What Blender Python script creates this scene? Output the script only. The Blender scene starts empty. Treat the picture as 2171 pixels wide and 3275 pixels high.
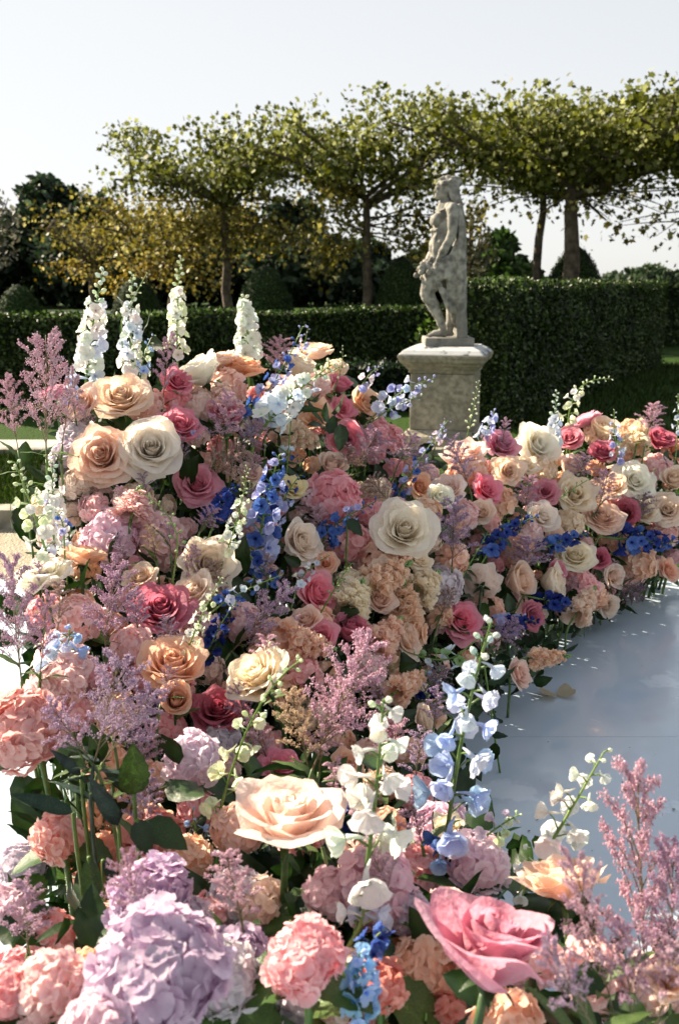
import bpy, math, random
import numpy as np
from mathutils import Vector, Matrix, noise as mnoise

SC = bpy.context.scene
COL = SC.collection
rad = math.radians

# ------------------------------------------------------------------ camera
CAM_H = 0.95
PITCH = rad(12.9)
cam_d = bpy.data.cameras.new('camera'); cam = bpy.data.objects.new('camera', cam_d); COL.objects.link(cam)
cam.location = (0, 0, CAM_H); cam.rotation_euler = (math.pi/2 - PITCH, 0, 0)
cam_d.sensor_fit = 'VERTICAL'; cam_d.sensor_height = 36; cam_d.sensor_width = 24; cam_d.lens = 35
cam_d.clip_start = 0.05; cam_d.clip_end = 3000
cam_d.dof.use_dof = True; cam_d.dof.focus_distance = 1.75; cam_d.dof.aperture_fstop = 9.0
SC.camera = cam

# ------------------------------------------------------------------ sky, sun, exposure
SUN_EL, SUN_AZ = rad(34), rad(-57)           # azimuth from +Y towards +X
w = bpy.data.worlds.new('World'); SC.world = w; w.use_nodes = True
nt = w.node_tree; bg = nt.nodes['Background']
sky = nt.nodes.new('ShaderNodeTexSky'); sky.sky_type = 'NISHITA'; sky.sun_disc = False
sky.sun_elevation = SUN_EL; sky.sun_rotation = SUN_AZ
sky.air_density = 1.0; sky.dust_density = 0.7; sky.ozone_density = 1.0
hs = nt.nodes.new('ShaderNodeHueSaturation'); hs.inputs['Saturation'].default_value = .42
nt.links.new(sky.outputs[0], hs.inputs['Color']); K_SKY = 2.5                                    # even, slightly hazy sky: the glow round the sun rolls off softly
va = nt.nodes.new('ShaderNodeVectorMath'); va.operation = 'ADD'; va.inputs[1].default_value = (K_SKY,)*3
vd = nt.nodes.new('ShaderNodeVectorMath'); vd.operation = 'DIVIDE'; vs = nt.nodes.new('ShaderNodeVectorMath'); vs.operation = 'SCALE'; vs.inputs['Scale'].default_value = K_SKY
nt.links.new(hs.outputs[0], va.inputs[0]); nt.links.new(hs.outputs[0], vd.inputs[0]); nt.links.new(va.outputs[0], vd.inputs[1]); nt.links.new(vd.outputs[0], vs.inputs[0])
nt.links.new(vs.outputs[0], bg.inputs[0]); bg.inputs[1].default_value = 0.15
sun_d = bpy.data.lights.new('sun', 'SUN'); sun_d.energy = 4.7; sun_d.angle = rad(0.5); sun_d.color = (1, .86, .66)
sun = bpy.data.objects.new('sun', sun_d); COL.objects.link(sun)
S = Vector((math.sin(SUN_AZ)*math.cos(SUN_EL), math.cos(SUN_AZ)*math.cos(SUN_EL), math.sin(SUN_EL)))
sun.rotation_euler = S.to_track_quat('Z', 'Y').to_euler(); sun.location = S*30
SC.view_settings.view_transform = 'Standard'; SC.view_settings.look = 'None'
SC.view_settings.exposure = 1.82; SC.view_settings.gamma = 1
SC.render.engine = 'CYCLES'
cy = SC.cycles
cy.max_bounces = 9; cy.diffuse_bounces = 6; cy.glossy_bounces = 3; cy.transmission_bounces = 5; cy.transparent_max_bounces = 6
cy.caustics_reflective = False; cy.caustics_refractive = False
cy.use_denoising = True
cy.use_adaptive_sampling = True; cy.adaptive_threshold = 0.015

# ------------------------------------------------------------------ picture point -> place (photo is 2171 x 3275)
FPX = 35/36*3275
def P(sx, sy, D):
    u = (sx-1085.5)/FPX; v = -(sy-1637.5)/FPX
    cp, sp = math.cos(PITCH), math.sin(PITCH)
    d = Vector((u, cp + v*sp, -sp + v*cp))
    return Vector((0, 0, CAM_H)) + d*(D/d.y)
def px2m(p):                                   # metres per photo pixel at point p
    q = p - Vector((0, 0, CAM_H))
    return (q.y*math.cos(PITCH) - q.z*math.sin(PITCH))/FPX
# how far away the flower bank's surface stands
CTRL = [(0,3275,.68),(1085,3275,.66),(2171,3275,.66),(485,3087,.76),(970,3050,.80),(1565,2995,.78),(2050,2800,.84),
 (485,2832,.9),(919,2638,.92),(1210,2832,.9),(1794,2822,.9),(180,2664,1.1),(77,2766,1.12),(0,2890,.95),(80,2310,1.2),(383,2261,1.2),
 (612,2424,1.25),(900,2450,1.3),(1108,2440,1.35),(1348,2302,1.55),(551,2139,1.4),(828,2169,1.4),(699,2271,1.4),(1300,2052,1.9),(1470,1988,2.1),
 (1657,2156,2.0),(515,1955,1.55),(663,1812,1.65),(133,1838,1.5),(270,1777,1.65),(1006,1899,1.8),(1292,1699,2.0),(1118,2032,1.75),
 (332,1459,1.85),(485,1439,1.85),(633,1551,1.9),(388,1275,2.0),(168,1255,1.95),(643,1199,2.15),(735,1153,2.3),(1006,1128,2.6),
 (1108,1408,2.4),(1164,1296,2.6),(894,1459,2.1),(1027,1765,1.95),(1343,1556,2.35),(1488,1446,2.6),(1713,1430,2.8),(1871,1344,3.1),
 (2106,1410,3.1),(1600,1864,2.35),(1835,1783,2.55),(2029,1538,2.85),(1937,1937,2.62),(2136,1823,2.85),(1440,1700,2.2),(30,1600,1.75)]
_c = np.array(CTRL); _xy = _c[:, :2]/1000; _ld = np.log(_c[:, 2])
_K = np.linalg.norm(_xy[:, None]-_xy[None], axis=2) + .04*np.eye(len(_xy))*0
_A = np.block([[_K + 1e-3*np.eye(len(_xy)), np.ones((len(_xy), 1)), _xy], [np.ones((1, len(_xy))), np.zeros((1, 3))], [_xy.T, np.zeros((2, 3))]])
_wt = np.linalg.solve(_A, np.concatenate([_ld, [0, 0, 0]]))
def DEP(sx, sy):
    q = np.array([sx, sy])/1000
    k = np.linalg.norm(_xy-q, axis=1)
    return float(np.exp(k @ _wt[:len(_xy)] + _wt[len(_xy)] + q @ _wt[len(_xy)+1:]))

# ------------------------------------------------------------------ materials
def newmat(name):
    m = bpy.data.materials.new(name); m.use_nodes = True
    t = m.node_tree; t.nodes.clear(); out = t.nodes.new('ShaderNodeOutputMaterial')
    return m, t, out
def N(t, typ, **kw):
    n = t.nodes.new(typ)
    for k, v in kw.items():
        if k.startswith('_'): setattr(n, k[1:], v)
        else: n.inputs[k.replace('__', ' ')].default_value = v
    return n
def petal_material(name, trans, rough, spec, deep, bump, nscale=60):
    m, t, out = newmat(name); L = t.links.new
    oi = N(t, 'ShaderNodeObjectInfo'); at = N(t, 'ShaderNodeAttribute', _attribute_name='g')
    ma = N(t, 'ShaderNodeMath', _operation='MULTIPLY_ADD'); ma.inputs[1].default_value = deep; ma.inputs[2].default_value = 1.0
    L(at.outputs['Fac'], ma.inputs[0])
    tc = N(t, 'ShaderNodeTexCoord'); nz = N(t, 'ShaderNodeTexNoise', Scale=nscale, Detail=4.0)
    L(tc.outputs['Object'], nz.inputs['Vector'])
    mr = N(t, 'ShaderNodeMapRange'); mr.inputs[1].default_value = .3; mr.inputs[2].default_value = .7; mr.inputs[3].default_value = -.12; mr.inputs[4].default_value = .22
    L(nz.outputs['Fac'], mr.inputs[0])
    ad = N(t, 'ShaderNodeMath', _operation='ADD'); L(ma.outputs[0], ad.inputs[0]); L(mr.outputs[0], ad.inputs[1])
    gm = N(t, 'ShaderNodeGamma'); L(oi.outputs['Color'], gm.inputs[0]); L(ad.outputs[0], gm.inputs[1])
    bs = N(t, 'ShaderNodeBsdfPrincipled', Roughness=rough); bs.inputs['Specular IOR Level'].default_value = spec
    L(gm.outputs[0], bs.inputs['Base Color'])
    tr = N(t, 'ShaderNodeBsdfTranslucent'); g2 = N(t, 'ShaderNodeGamma', Gamma=1.25); L(gm.outputs[0], g2.inputs[0]); L(g2.outputs[0], tr.inputs[0])
    if bump:
        bp = N(t, 'ShaderNodeBump', Strength=bump, Distance=.01); L(nz.outputs['Fac'], bp.inputs['Height'])
        L(bp.outputs[0], bs.inputs['Normal']); L(bp.outputs[0], tr.inputs['Normal'])
    mx = N(t, 'ShaderNodeMixShader', Fac=trans); L(bs.outputs[0], mx.inputs[1]); L(tr.outputs[0], mx.inputs[2])
    L(mx.outputs[0], out.inputs[0])
    return m
M_PETAL = petal_material('rose petal', .56, .62, .14, .95, .3, 7)
M_FLORET = petal_material('floret petal', .50, .6, .15, .8, .2, 7)
M_DELPH = petal_material('delphinium petal', .40, .6, .15, .9, .2, 7)
M_PLUME = petal_material('plume bead', .30, .6, .3, 1.0, 0, 12)
M_GREEN = petal_material('green leaf', .32, .38, .45, .6, .2, 40)
M_STEM = petal_material('green stem', .05, .45, .4, .6, .1, 60)
M_TREELEAF = petal_material('tree leaf', .5, .5, .22, .9, 0, 1.2)
M_HEDGE = petal_material('hedge leaf', .45, .42, .38, .9, 0, 1.2)
M_YEW = petal_material('yew needles', .25, .6, .15, .7, 0, 1.2)
def solid(name, c1, c2, scale, rough=.8, bump=.3, dist=.01, detail=6, c3=None, spec=.3, lo=.35, hi=.65):
    m, t, out = newmat(name); L = t.links.new
    tc = N(t, 'ShaderNodeTexCoord'); nz = N(t, 'ShaderNodeTexNoise', Scale=scale, Detail=float(detail)); L(tc.outputs['Object'], nz.inputs['Vector'])
    cr = N(t, 'ShaderNodeValToRGB'); cr.color_ramp.elements[0].position = lo; cr.color_ramp.elements[1].position = hi
    cr.color_ramp.elements[0].color = (*c1, 1); cr.color_ramp.elements[1].color = (*c2, 1)
    L(nz.outputs['Fac'], cr.inputs[0]); col = cr.outputs[0]
    if c3:
        n2 = N(t, 'ShaderNodeTexNoise', Scale=scale*.13, Detail=4.0); L(tc.outputs['Object'], n2.inputs['Vector'])
        r2 = N(t, 'ShaderNodeMapRange'); r2.inputs[1].default_value = .45; r2.inputs[2].default_value = .68; L(n2.outputs['Fac'], r2.inputs[0])
        mx = N(t, 'ShaderNodeMix', _data_type='RGBA'); L(r2.outputs[0], mx.inputs[0]); L(col, mx.inputs[6]); mx.inputs[7].default_value = (*c3, 1); col = mx.outputs[2]
    bs = N(t, 'ShaderNodeBsdfPrincipled', Roughness=rough); bs.inputs['Specular IOR Level'].default_value = spec
    L(col, bs.inputs['Base Color'])
    if bump:
        bp = N(t, 'ShaderNodeBump', Strength=bump, Distance=dist); L(nz.outputs['Fac'], bp.inputs['Height']); L(bp.outputs[0], bs.inputs['Normal'])
    L(bs.outputs[0], out.inputs[0])
    return m
M_STONE = solid('weathered stone', (.20, .175, .13), (.37, .33, .25), 34, .9, .45, .01, 8, (.17, .155, .12))
M_STATUE = solid('statue stone', (.12, .117, .105), (.40, .385, .34), 22, .9, .6, .012, 9, (.17, .165, .145))
M_LEAD = solid('lichened stone top', (.05, .06, .07), (.45, .46, .46), 13, .8, .3, .01, 6, lo=.38, hi=.46)
M_BARK = solid('bark', (.045, .035, .025), (.13, .10, .075), 9, .95, .8, .02)
M_GRAVEL = solid('gravel', (.20, .17, .12), (.46, .41, .32), 95, .95, .8, .02, 3, (.30, .26, .19))
M_KERB = solid('kerb stone', (.16, .15, .12), (.30, .28, .23), 20, .9, .4)
M_LAWN = solid('lawn', (.012, .030, .004), (.035, .075, .010), 60, .95, .6, .03, 5, (.025, .055, .007), spec=.1)
M_PATH = solid('pale path', (.28, .27, .24), (.42, .40, .36), 30, .9, .3)
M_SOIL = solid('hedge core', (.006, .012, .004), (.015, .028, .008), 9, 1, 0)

# ------------------------------------------------------------------ mesh helpers
class MB:
    def __init__(s): s.V = []; s.F = []; s.g = []; s.n = 0
    def add(s, V, F, g=0.0):
        V = np.asarray(V, float).reshape(-1, 3)
        s.V.append(V); s.g.append(np.broadcast_to(np.asarray(g, float), (len(V),)))
        for f in (F if isinstance(F, list) else [F]):
            s.F.append(np.asarray(f, int) + s.n)
        s.n += len(V)
    def addx(s, tpl, Mx, g0=0.0):               # a template (V, F list, g) through a 4x4 matrix
        V, F, g = tpl; A = np.array(Mx)
        s.add(V @ A[:3, :3].T + A[:3, 3], F, g + g0)
    def tpl(s):
        out = {}
        for f in s.F: out.setdefault(f.shape[1], []).append(f)
        return (np.concatenate(s.V), [np.concatenate(v) for v in out.values()], np.concatenate(s.g))
    def mesh(s, name, mat, smooth=True):
        return tmesh(s.tpl(), name, mat, smooth)
def tmesh(tpl, name, mat, smooth=True):
    V, F, g = tpl
    me = bpy.data.meshes.new(name)
    me.vertices.add(len(V)); me.vertices.foreach_set('co', np.ascontiguousarray(V, dtype=np.float32).ravel())
    loops = np.concatenate([f.ravel() for f in F]); tot = np.concatenate([np.full(len(f), f.shape[1]) for f in F])
    start = np.concatenate([[0], np.cumsum(tot)[:-1]])
    me.loops.add(len(loops)); me.loops.foreach_set('vertex_index', loops.astype(np.int32))
    me.polygons.add(len(tot)); me.polygons.foreach_set('loop_start', start.astype(np.int32))
    try: me.polygons.foreach_set('loop_total', tot.astype(np.int32))
    except Exception: pass
    me.polygons.foreach_set('use_smooth', np.full(len(tot), smooth))
    a = me.attributes.new('g', 'FLOAT', 'POINT'); a.data.foreach_set('value', np.ascontiguousarray(g, dtype=np.float32))
    me.materials.append(mat); me.update(calc_edges=True); me.validate()
    return me
def grid_faces(nu, nv, wrap=False):
    i = np.arange(nv-1)[:, None]*nu; j = np.arange(nu if wrap else nu-1)[None]; k = (j+1) % nu
    return np.stack([i+j, i+k, i+nu+k, i+nu+j], -1).reshape(-1, 4)
def frame_for(d):
    d = Vector(d).normalized(); a = Vector((0, 0, 1)) if abs(d.z) < .9 else Vector((1, 0, 0))
    x = a.cross(d).normalized(); return x, d.cross(x), d
def tube(mb, pts, r0, r1=None, n=6, g=0.0, cap=True):
    pts = [Vector(p) for p in pts]; r1 = r0 if r1 is None else r1; m = len(pts)
    V = []; x = None
    for i, p in enumerate(pts):
        d = (pts[min(i+1, m-1)] - pts[max(i-1, 0)])
        if d.length < 1e-9: d = Vector((0, 0, 1))
        d.normalize()
        if x is None: x, y, _ = frame_for(d)
        else:
            x = (x - d*x.dot(d)); x = x.normalized() if x.length > 1e-6 else frame_for(d)[0]; y = d.cross(x)
        r = (r0 + (r1-r0)*i/(m-1)) if not callable(r0) else r0(i/(m-1))
        for k in range(n):
            a = 2*math.pi*k/n; V.append(p + x*(r*math.cos(a)) + y*(r*math.sin(a)))
    V = np.array([tuple(v) for v in V]); F = [grid_faces(n, m, True)]
    if cap: F.append(np.arange(n)[::-1].reshape(1, n)); F.append((np.arange(n)+n*(m-1)).reshape(1, n))
    mb.add(V, F, g)
def bez(a, b, c, n):
    return [a*((1-t)**2) + b*(2*t*(1-t)) + c*(t*t) for t in [i/(n-1) for i in range(n)]]
def mat_to(p, axis, scale, roll=0.0):
    x, y, z = frame_for(axis)
    R = Matrix((x, y, z)).transposed().to_4x4() @ Matrix.Rotation(roll, 4, 'Z')
    return Matrix.Translation(p) @ R @ Matrix.Diagonal((*((scale,)*3 if not hasattr(scale, '__len__') else scale), 1))
def box(mb, x0, x1, y0, y1, z0, z1, g=0.0):
    V = np.array([(x0,y0,z0),(x1,y0,z0),(x1,y1,z0),(x0,y1,z0),(x0,y0,z1),(x1,y0,z1),(x1,y1,z1),(x0,y1,z1)])
    mb.add(V, np.array([(0,3,2,1),(4,5,6,7),(0,1,5,4),(1,2,6,5),(2,3,7,6),(3,0,4,7)]), g)
# ------------------------------------------------------------------ object helpers
def link(name, me, parent=None, col=None, Mx=None):
    o = bpy.data.objects.new(name, me); COL.objects.link(o)
    if col is not None: o.color = (*col, 1)
    if Mx is not None: o.matrix_basis = Mx
    if parent is not None: o.parent = parent
    return o
def tag(o, label=None, cat=None, group=None, kind=None):
    for k, v in (('label', label), ('category', cat), ('group', group), ('kind', kind)):
        if v: o[k] = v
    return o
def root(name, loc): return link(name, None, Mx=Matrix.Translation(Vector(loc)))
def struct(name, mb, mat, smooth=False):
    return tag(link(name, mb.mesh(name, mat, smooth)), kind='structure')
def jitcol(c, rng, a=.06):
    h = rng.uniform(-a, a); return tuple(max(.01, min(.95, v*(1+h+rng.uniform(-a, a)*.5))) for v in c)

# ================================================================== THE SETTING
rng = random.Random(7); nrng = np.random.default_rng(7)
mb = MB()                                     # lawn, one sheet to the horizon, a little below the platform
mb.add([(-900, -60, -.06), (900, -60, -.06), (900, 1500, -.06), (-900, 1500, -.06)], np.array([(0, 1, 2, 3)])); struct('lawn', mb, M_LAWN)
def strip(name, x0, x1, y0, y1, z, mat):
    m = MB(); m.add([(x0, y0, z), (x1, y0, z), (x1, y1, z), (x0, y1, z)], np.array([(0, 1, 2, 3)])); return struct(name, m, mat)
strip('gravel_path', -7, -.4, 3.2, 4.05, -.052, M_GRAVEL)
strip('gravel_court', -7, 5, -1.6, 3.2, -.048, M_GRAVEL)
strip('paved_walk', -9, 1.0, 6.0, 6.5, -.05, M_PATH)
strip('garden_path', -40, 60, 33, 38, -.05, M_PATH)
mb = MB(); box(mb, -7, -.4, 4.05, 4.17, -.06, .03); struct('kerb', mb, M_KERB)
mb = MB(); box(mb, -9, 1.0, 5.92, 6.0, -.06, -.02); struct('kerb_edge', mb, M_KERB)

# white glossy platform under the flowers: a shallow slab of two sheets
m, t, out = newmat('sky tinted white gloss board'); L = t.links.new
tc = N(t, 'ShaderNodeTexCoord'); n1 = N(t, 'ShaderNodeTexNoise', Scale=3.2, Detail=7.0, Roughness=.62); L(tc.outputs['Object'], n1.inputs['Vector'])
n2 = N(t, 'ShaderNodeTexNoise', Scale=11.0, Detail=5.0, Roughness=.7); L(tc.outputs['Object'], n2.inputs['Vector'])
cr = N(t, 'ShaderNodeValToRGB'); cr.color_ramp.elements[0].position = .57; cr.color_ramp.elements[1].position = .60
cr.color_ramp.elements[0].color = (.43, .51, .59, 1); cr.color_ramp.elements[1].color = (.53, .61, .68, 1); L(n1.outputs['Fac'], cr.inputs[0])  # blue of the skylight is put into the white board's base colour
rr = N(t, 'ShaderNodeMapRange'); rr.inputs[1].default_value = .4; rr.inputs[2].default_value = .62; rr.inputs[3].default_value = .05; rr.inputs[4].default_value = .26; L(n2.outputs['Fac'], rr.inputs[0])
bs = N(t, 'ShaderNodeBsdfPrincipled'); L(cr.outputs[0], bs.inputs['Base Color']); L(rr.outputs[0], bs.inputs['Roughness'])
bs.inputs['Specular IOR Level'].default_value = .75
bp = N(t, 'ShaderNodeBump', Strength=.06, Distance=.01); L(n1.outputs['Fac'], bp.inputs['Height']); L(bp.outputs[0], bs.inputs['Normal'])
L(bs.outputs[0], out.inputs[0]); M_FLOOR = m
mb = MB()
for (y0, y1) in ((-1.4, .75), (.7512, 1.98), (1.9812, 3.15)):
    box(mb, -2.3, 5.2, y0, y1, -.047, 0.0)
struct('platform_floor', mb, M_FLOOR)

# ------------------------------------------------------------------ pedestal and statue
pc = P(1424, 1300, 6.35); PX, PY = pc.x, pc.y; k6 = px2m(pc)
ped = tag(root('stone_pedestal', (PX, PY, -.06)), 'weathered square stone pedestal with moulded cornice under the statue', 'pedestal')
ped.rotation_euler = (0, 0, rad(-14))
def square_profile(prof):
    mb = MB(); V = []
    for hw, z in prof:
        for sx, sy in ((-1, -1), (1, -1), (1, 1), (-1, 1)): V.append((sx*hw, sy*hw, z))
    n = len(prof); mb.add(V, [grid_faces(4, n, True), np.array([[3, 2, 1, 0]]), np.array([[4*n-4, 4*n-3, 4*n-2, 4*n-1]])])
    return mb
H1 = .60
def part(name, prof, mat, parent):
    o = link(name, square_profile(prof).mesh(name, mat, False), parent)
    b = o.modifiers.new('edge', 'BEVEL'); b.width = .006; b.segments = 2; return o
part('base', [(.26, 0), (.26, .07), (.25, .085), (.225, .10), (.21, .115), (.20, .12)], M_STONE, ped)
part('shaft', [(.197, .1205), (.195, H1-.13)], M_STONE, ped)
part('cornice', [(.198, H1-.1295), (.208, H1-.122), (.204, H1-.112), (.222, H1-.09), (.236, H1-.078), (.236, H1-.072), (.258, H1-.056), (.262, H1-.036), (.267, H1-.033), (.267, H1-.014)], M_STONE, ped)
part('weathered_top', [(.263, H1-.0135), (.235, H1+.014), (.205, H1+.028), (.20, H1+.034)], M_LEAD, ped)
ZT = H1 + .034 - .06

st = tag(root('garden_statue', (PX, PY, ZT)), 'weathered stone statue of a draped woman holding fruit on a pedestal', 'statue')
st.rotation_euler = (0, 0, 0)
SX0 = (1415-1424)*k6
def blob(mb, c, r, ax=None, seg=12):
    """ellipsoid; r is one radius or three"""
    r = (r, r, r) if not hasattr(r, '__len__') else r
    nu, nv = seg, seg//2+2; V = []
    for j in range(nv):
        ph = math.pi*(j/(nv-1)); 
        for i in range(nu):
            a = 2*math.pi*i/nu; V.append((math.sin(ph)*math.cos(a)*r[0], math.sin(ph)*math.sin(a)*r[1], math.cos(ph)*r[2]))
    V = np.array(V)
    if ax is not None:
        x, y, z = frame_for(ax); V = V @ np.array((x, y, z))
    mb.add(V+np.array(c), grid_faces(nu, nv, True))
def limb(mb, pts, rs, n=12, squash=None):
    """tapered limb along points with rounded ends; smoothed by Catmull-Rom"""
    pts = [Vector(p) for p in pts]; q = []; rr = []; rs = [r_*.86 for r_ in rs]
    m = len(pts)
    for i in range(m-1):
        p0, p1, p2, p3 = pts[max(i-1, 0)], pts[i], pts[i+1], pts[min(i+2, m-1)]
        for s_ in range(6):
            u = s_/6; q.append(.5*((2*p1)+(p2-p0)*u+(2*p0-5*p1+4*p2-p3)*u*u+(3*p1-p0-3*p2+p3)*u**3)); e = u*u*(3-2*u); rr.append(rs[i]+(rs[i+1]-rs[i])*e)
    q.append(pts[-1]); rr.append(rs[-1])
    tube(mb, q, lambda t_: rr[min(len(rr)-1, int(round(t_*(len(rr)-1))))], n=n)
    blob(mb, q[0], rs[0]*.98); blob(mb, q[-1], rs[-1]*.98)
def remeshed(name, mb, mat, parent, voxel, noise_amt, nscale, smooth=4, off=(SX0, 0, 0)):
    me = mb.mesh(name+'_raw', mat); tmp = bpy.data.objects.new('tmp', me); COL.objects.link(tmp)
    r = tmp.modifiers.new('r', 'REMESH'); r.mode = 'VOXEL'; r.voxel_size = voxel
    s_ = tmp.modifiers.new('s', 'SMOOTH'); s_.iterations = smooth; s_.factor = .5
    dg = bpy.context.evaluated_depsgraph_get(); dg.update()
    ev = tmp.evaluated_get(dg); nm = bpy.data.meshes.new_from_object(ev); nm.name = name
    bpy.data.objects.remove(tmp); bpy.data.meshes.remove(me)
    nm.materials.clear(); nm.materials.append(mat)
    co = [v.co.copy() for v in nm.vertices]; no = [v.normal.copy() for v in nm.vertices]
    arr = np.array([tuple(c + n_*(mnoise.fractal(c*nscale, 1.0, 2.0, 3)*noise_amt)) for c, n_ in zip(co, no)], dtype=np.float32)
    nm.vertices.foreach_set('co', arr.ravel()); nm.update()
    for p_ in nm.polygons: p_.use_smooth = True
    o = link(name, nm, parent); o.location = off; return o
Hs = 1.0
b = MB()   # the body: head, torso, arms, legs in one surface; she faces -x
blob(b, (-.022, 0, .925), (.058, .050, .072)); blob(b, (-.052, 0, .900), (.030, .034, .040)); blob(b, (-.086, 0, .915), (.012, .010, .014), (.3, 0, 1))
blob(b, (-.075, 0, .878), (.016, .018, .014)); blob(b, (-.068, 0, .937), (.022, .040, .014))
blob(b, (-.078, 0, .893), (.012, .016, .007)); blob(b, (-.014, -.050, .915), (.010, .006, .018))
limb(b, [(-.012, 0, .885), (.000, 0, .84), (.005, 0, .805)], [.036, .036, .048])
limb(b, [(.010, -.10, .800), (.008, 0, .815), (.010, .10, .800)], [.044, .050, .044])
limb(b, [(-.005, 0, .80), (-.015, 0, .715), (-.035, 0, .60), (-.022, 0, .51), (-.015, 0, .43)], [.085, .094, .074, .10, .112], 16)
blob(b, (-.075, -.052, .735), (.040, .046, .044)); blob(b, (-.075, .052, .735), (.040, .046, .044)); blob(b, (-.078, 0, .575), (.045, .06, .06))
limb(b, [(.020, -.130, .795), (.020, -.150, .715), (.012, -.152, .635), (-.03, -.145, .555), (-.066, -.125, .485)], [.050, .042, .036, .033, .024])
blob(b, (-.078, -.118, .455), (.018, .022, .032), (-.3, .1, -1))
for k_ in range(4): limb(b, [(-.078, -.136+k_*.013, .44), (-.092, -.134+k_*.013, .418), (-.098, -.128+k_*.012, .398-.006*(k_ % 3))], [.0095, .009, .008], 8)
limb(b, [(-.066, -.098, .455), (-.088, -.092, .437), (-.100, -.092, .425)], [.010, .009, .008], 8)
limb(b, [(.015, .13, .795), (-.005, .155, .70), (-.03, .145, .62), (-.085, .09, .545), (-.12, .03, .49)], [.048, .042, .036, .032, .026])
blob(b, (-.135, .010, .475), (.030, .022, .026))
for k_ in range(4): limb(b, [(-.145, .015-k_*.012, .478), (-.165, .008-k_*.012, .468), (-.172, .0-k_*.012, .45)], [.009, .0085, .0075], 8)
limb(b, [(-.03, -.055, .45), (-.088, -.060, .37), (-.128, -.062, .288), (-.094, -.058, .215), (-.045, -.055, .12), (-.018, -.054, .055)], [.098, .086, .058, .050, .036, .027], 14)
limb(b, [(.005, .05, .45), (.022, .045, .34), (.040, .03, .24), (.050, .02, .17), (.035, .015, .09), (.030, .012, .05)], [.10, .085, .062, .052, .036, .028], 14)
for (fx, fy) in ((-.02, -.054), (.03, .012)):
    limb(b, [(fx+.012, fy, .022), (fx-.04, fy, .028), (fx-.085, fy-.004, .016)], [.024, .025, .018]); limb(b, [(fx, fy, .055), (fx-.012, fy, .03)], [.028, .026])
    for q_ in range(5): limb(b, [(fx-.085, fy-.018+q_*.009, .014), (fx-.112+abs(q_-1)*.004, fy-.019+q_*.0095, .010)], [.0085, .007], 6)
body = remeshed('body', b, M_STATUE, st, .0062, .0035, 34, 3)
b = MB()   # hair: swept back, knot and long tress, a wreath round the brow
blob(b, (.010, 0, .938), (.064, .058, .066)); blob(b, (.062, 0, .968), (.030, .032, .028))
for k_ in range(20):
    a = 2*math.pi*k_/20; blob(b, (-.010+.056*math.cos(a), .050*math.sin(a), .962+.012*math.cos(a)), .0135+.004*(k_ % 3), seg=8)
for k_ in range(9): blob(b, (-.045+.013*k_, .012*((k_ % 3)-1), .994-.0006*(k_-4)**2), .016+.003*(k_ % 2), seg=8)
for k_ in range(6):
    yy = -.052+.021*k_; limb(b, [(.020, yy*.9, .95), (.052, yy*1.15, .885), (.075, yy*1.3, .81), (.09, yy*1.4, .72)], [.024, .024, .022, .016], 8)
limb(b, [(.0, -.052, .93), (.022, -.07, .87), (.04, -.085, .83)], [.016, .018, .014], 8)
remeshed('hair', b, M_STATUE, st, .0055, .006, 60, 1)
b = MB()   # drapery: long cloth down the back, folds round the hips and across the thighs
for k_ in range(10):
    yy = -.145+.0325*k_; ph = (k_*37 % 10)/10
    limb(b, [(.060+.012*ph, yy*.85, .81), (.080+.01*ph, yy, .66), (.080+.014*ph, yy*1.04, .50), (.082+.02*ph, yy*1.0, .33), (.088+.02*ph, yy*.95, .16), (.095+.02*ph, yy*.95, .012)], [.026, .030, .036, .036, .034, .038], 8)
for k_ in range(7):      # near side: folds from the arm and hip fanning down to the hem behind the calf
    t_ = k_/6; limb(b, [(.06-.05*t_, -.135-.012*t_, .62-.10*t_), (.055-.06*t_, -.135-.014*t_, .47-.03*t_), (.068-.045*t_, -.122, .31), (.074-.02*t_, -.105, .16+.045*t_), (.085-.012*t_, -.095, .02+.15*t_)], [.014, .019, .021, .019, .013], 8)
for k_ in range(8):      # folds pulled from the hand across the thigh to the back of the knee
    t_ = k_/7; limb(b, [(-.09+.03*t_, -.120, .435-.012*k_), (-.085+.05*t_, -.125, .375-.012*k_), (-.03+.03*t_, -.122, .30-.014*k_), (.03+.02*t_, -.10, .235-.012*k_)], [.015, .018, .018, .014], 8)
for k_ in range(6):      # cloth over the hips and front
    t_ = k_/5; limb(b, [(.055, -.13, .53-.025*k_), (-.02, -.150, .495-.022*k_), (-.085, -.10, .455-.02*k_), (-.112, -.02, .44-.022*k_), (-.09, .07, .45-.02*k_), (.0, .13, .48-.02*k_)], [.017, .019, .018, .017, .017, .015], 8)
for k_ in range(4): limb(b, [(.0+.02*k_, -.125+.012*k_, .43), (.012+.020*k_, -.112+.012*k_, .31), (.030+.018*k_, -.088+.014*k_, .20-.02*k_), (.050+.014*k_, -.070+.012*k_, .10-.025*k_)], [.026, .026, .022, .014], 8)
limb(b, [(-.06, -.12, .60), (-.105, -.02, .60), (-.075, .09, .63)], [.012, .014, .012], 8)
limb(b, [(-.078, -.105, .675), (-.108, -.02, .672), (-.08, .09, .69)], [.012, .013, .012], 8)
limb(b, [(.055, -.115, .815), (-.03, -.085, .80), (-.07, .02, .775), (-.05, .1, .74)], [.012, .012, .012, .01], 8)
for k_ in range(7): limb(b, [(.035-.016*k_, -.112+.006*k_, .775-.012*k_), (.005-.015*k_, -.108+.004*k_, .67-.01*k_), (-.01-.012*k_, -.105+.003*k_, .58), (-.02-.012*k_, -.118+.004*k_, .48)], [.010, .012, .013, .012], 8)
for k_ in range(3): limb(b, [(-.070-.012*k_, -.095+.03*k_, .66), (-.088-.006*k_, -.09+.03*k_, .59), (-.088, -.10+.03*k_, .50)], [.014, .017, .015], 8)
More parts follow.
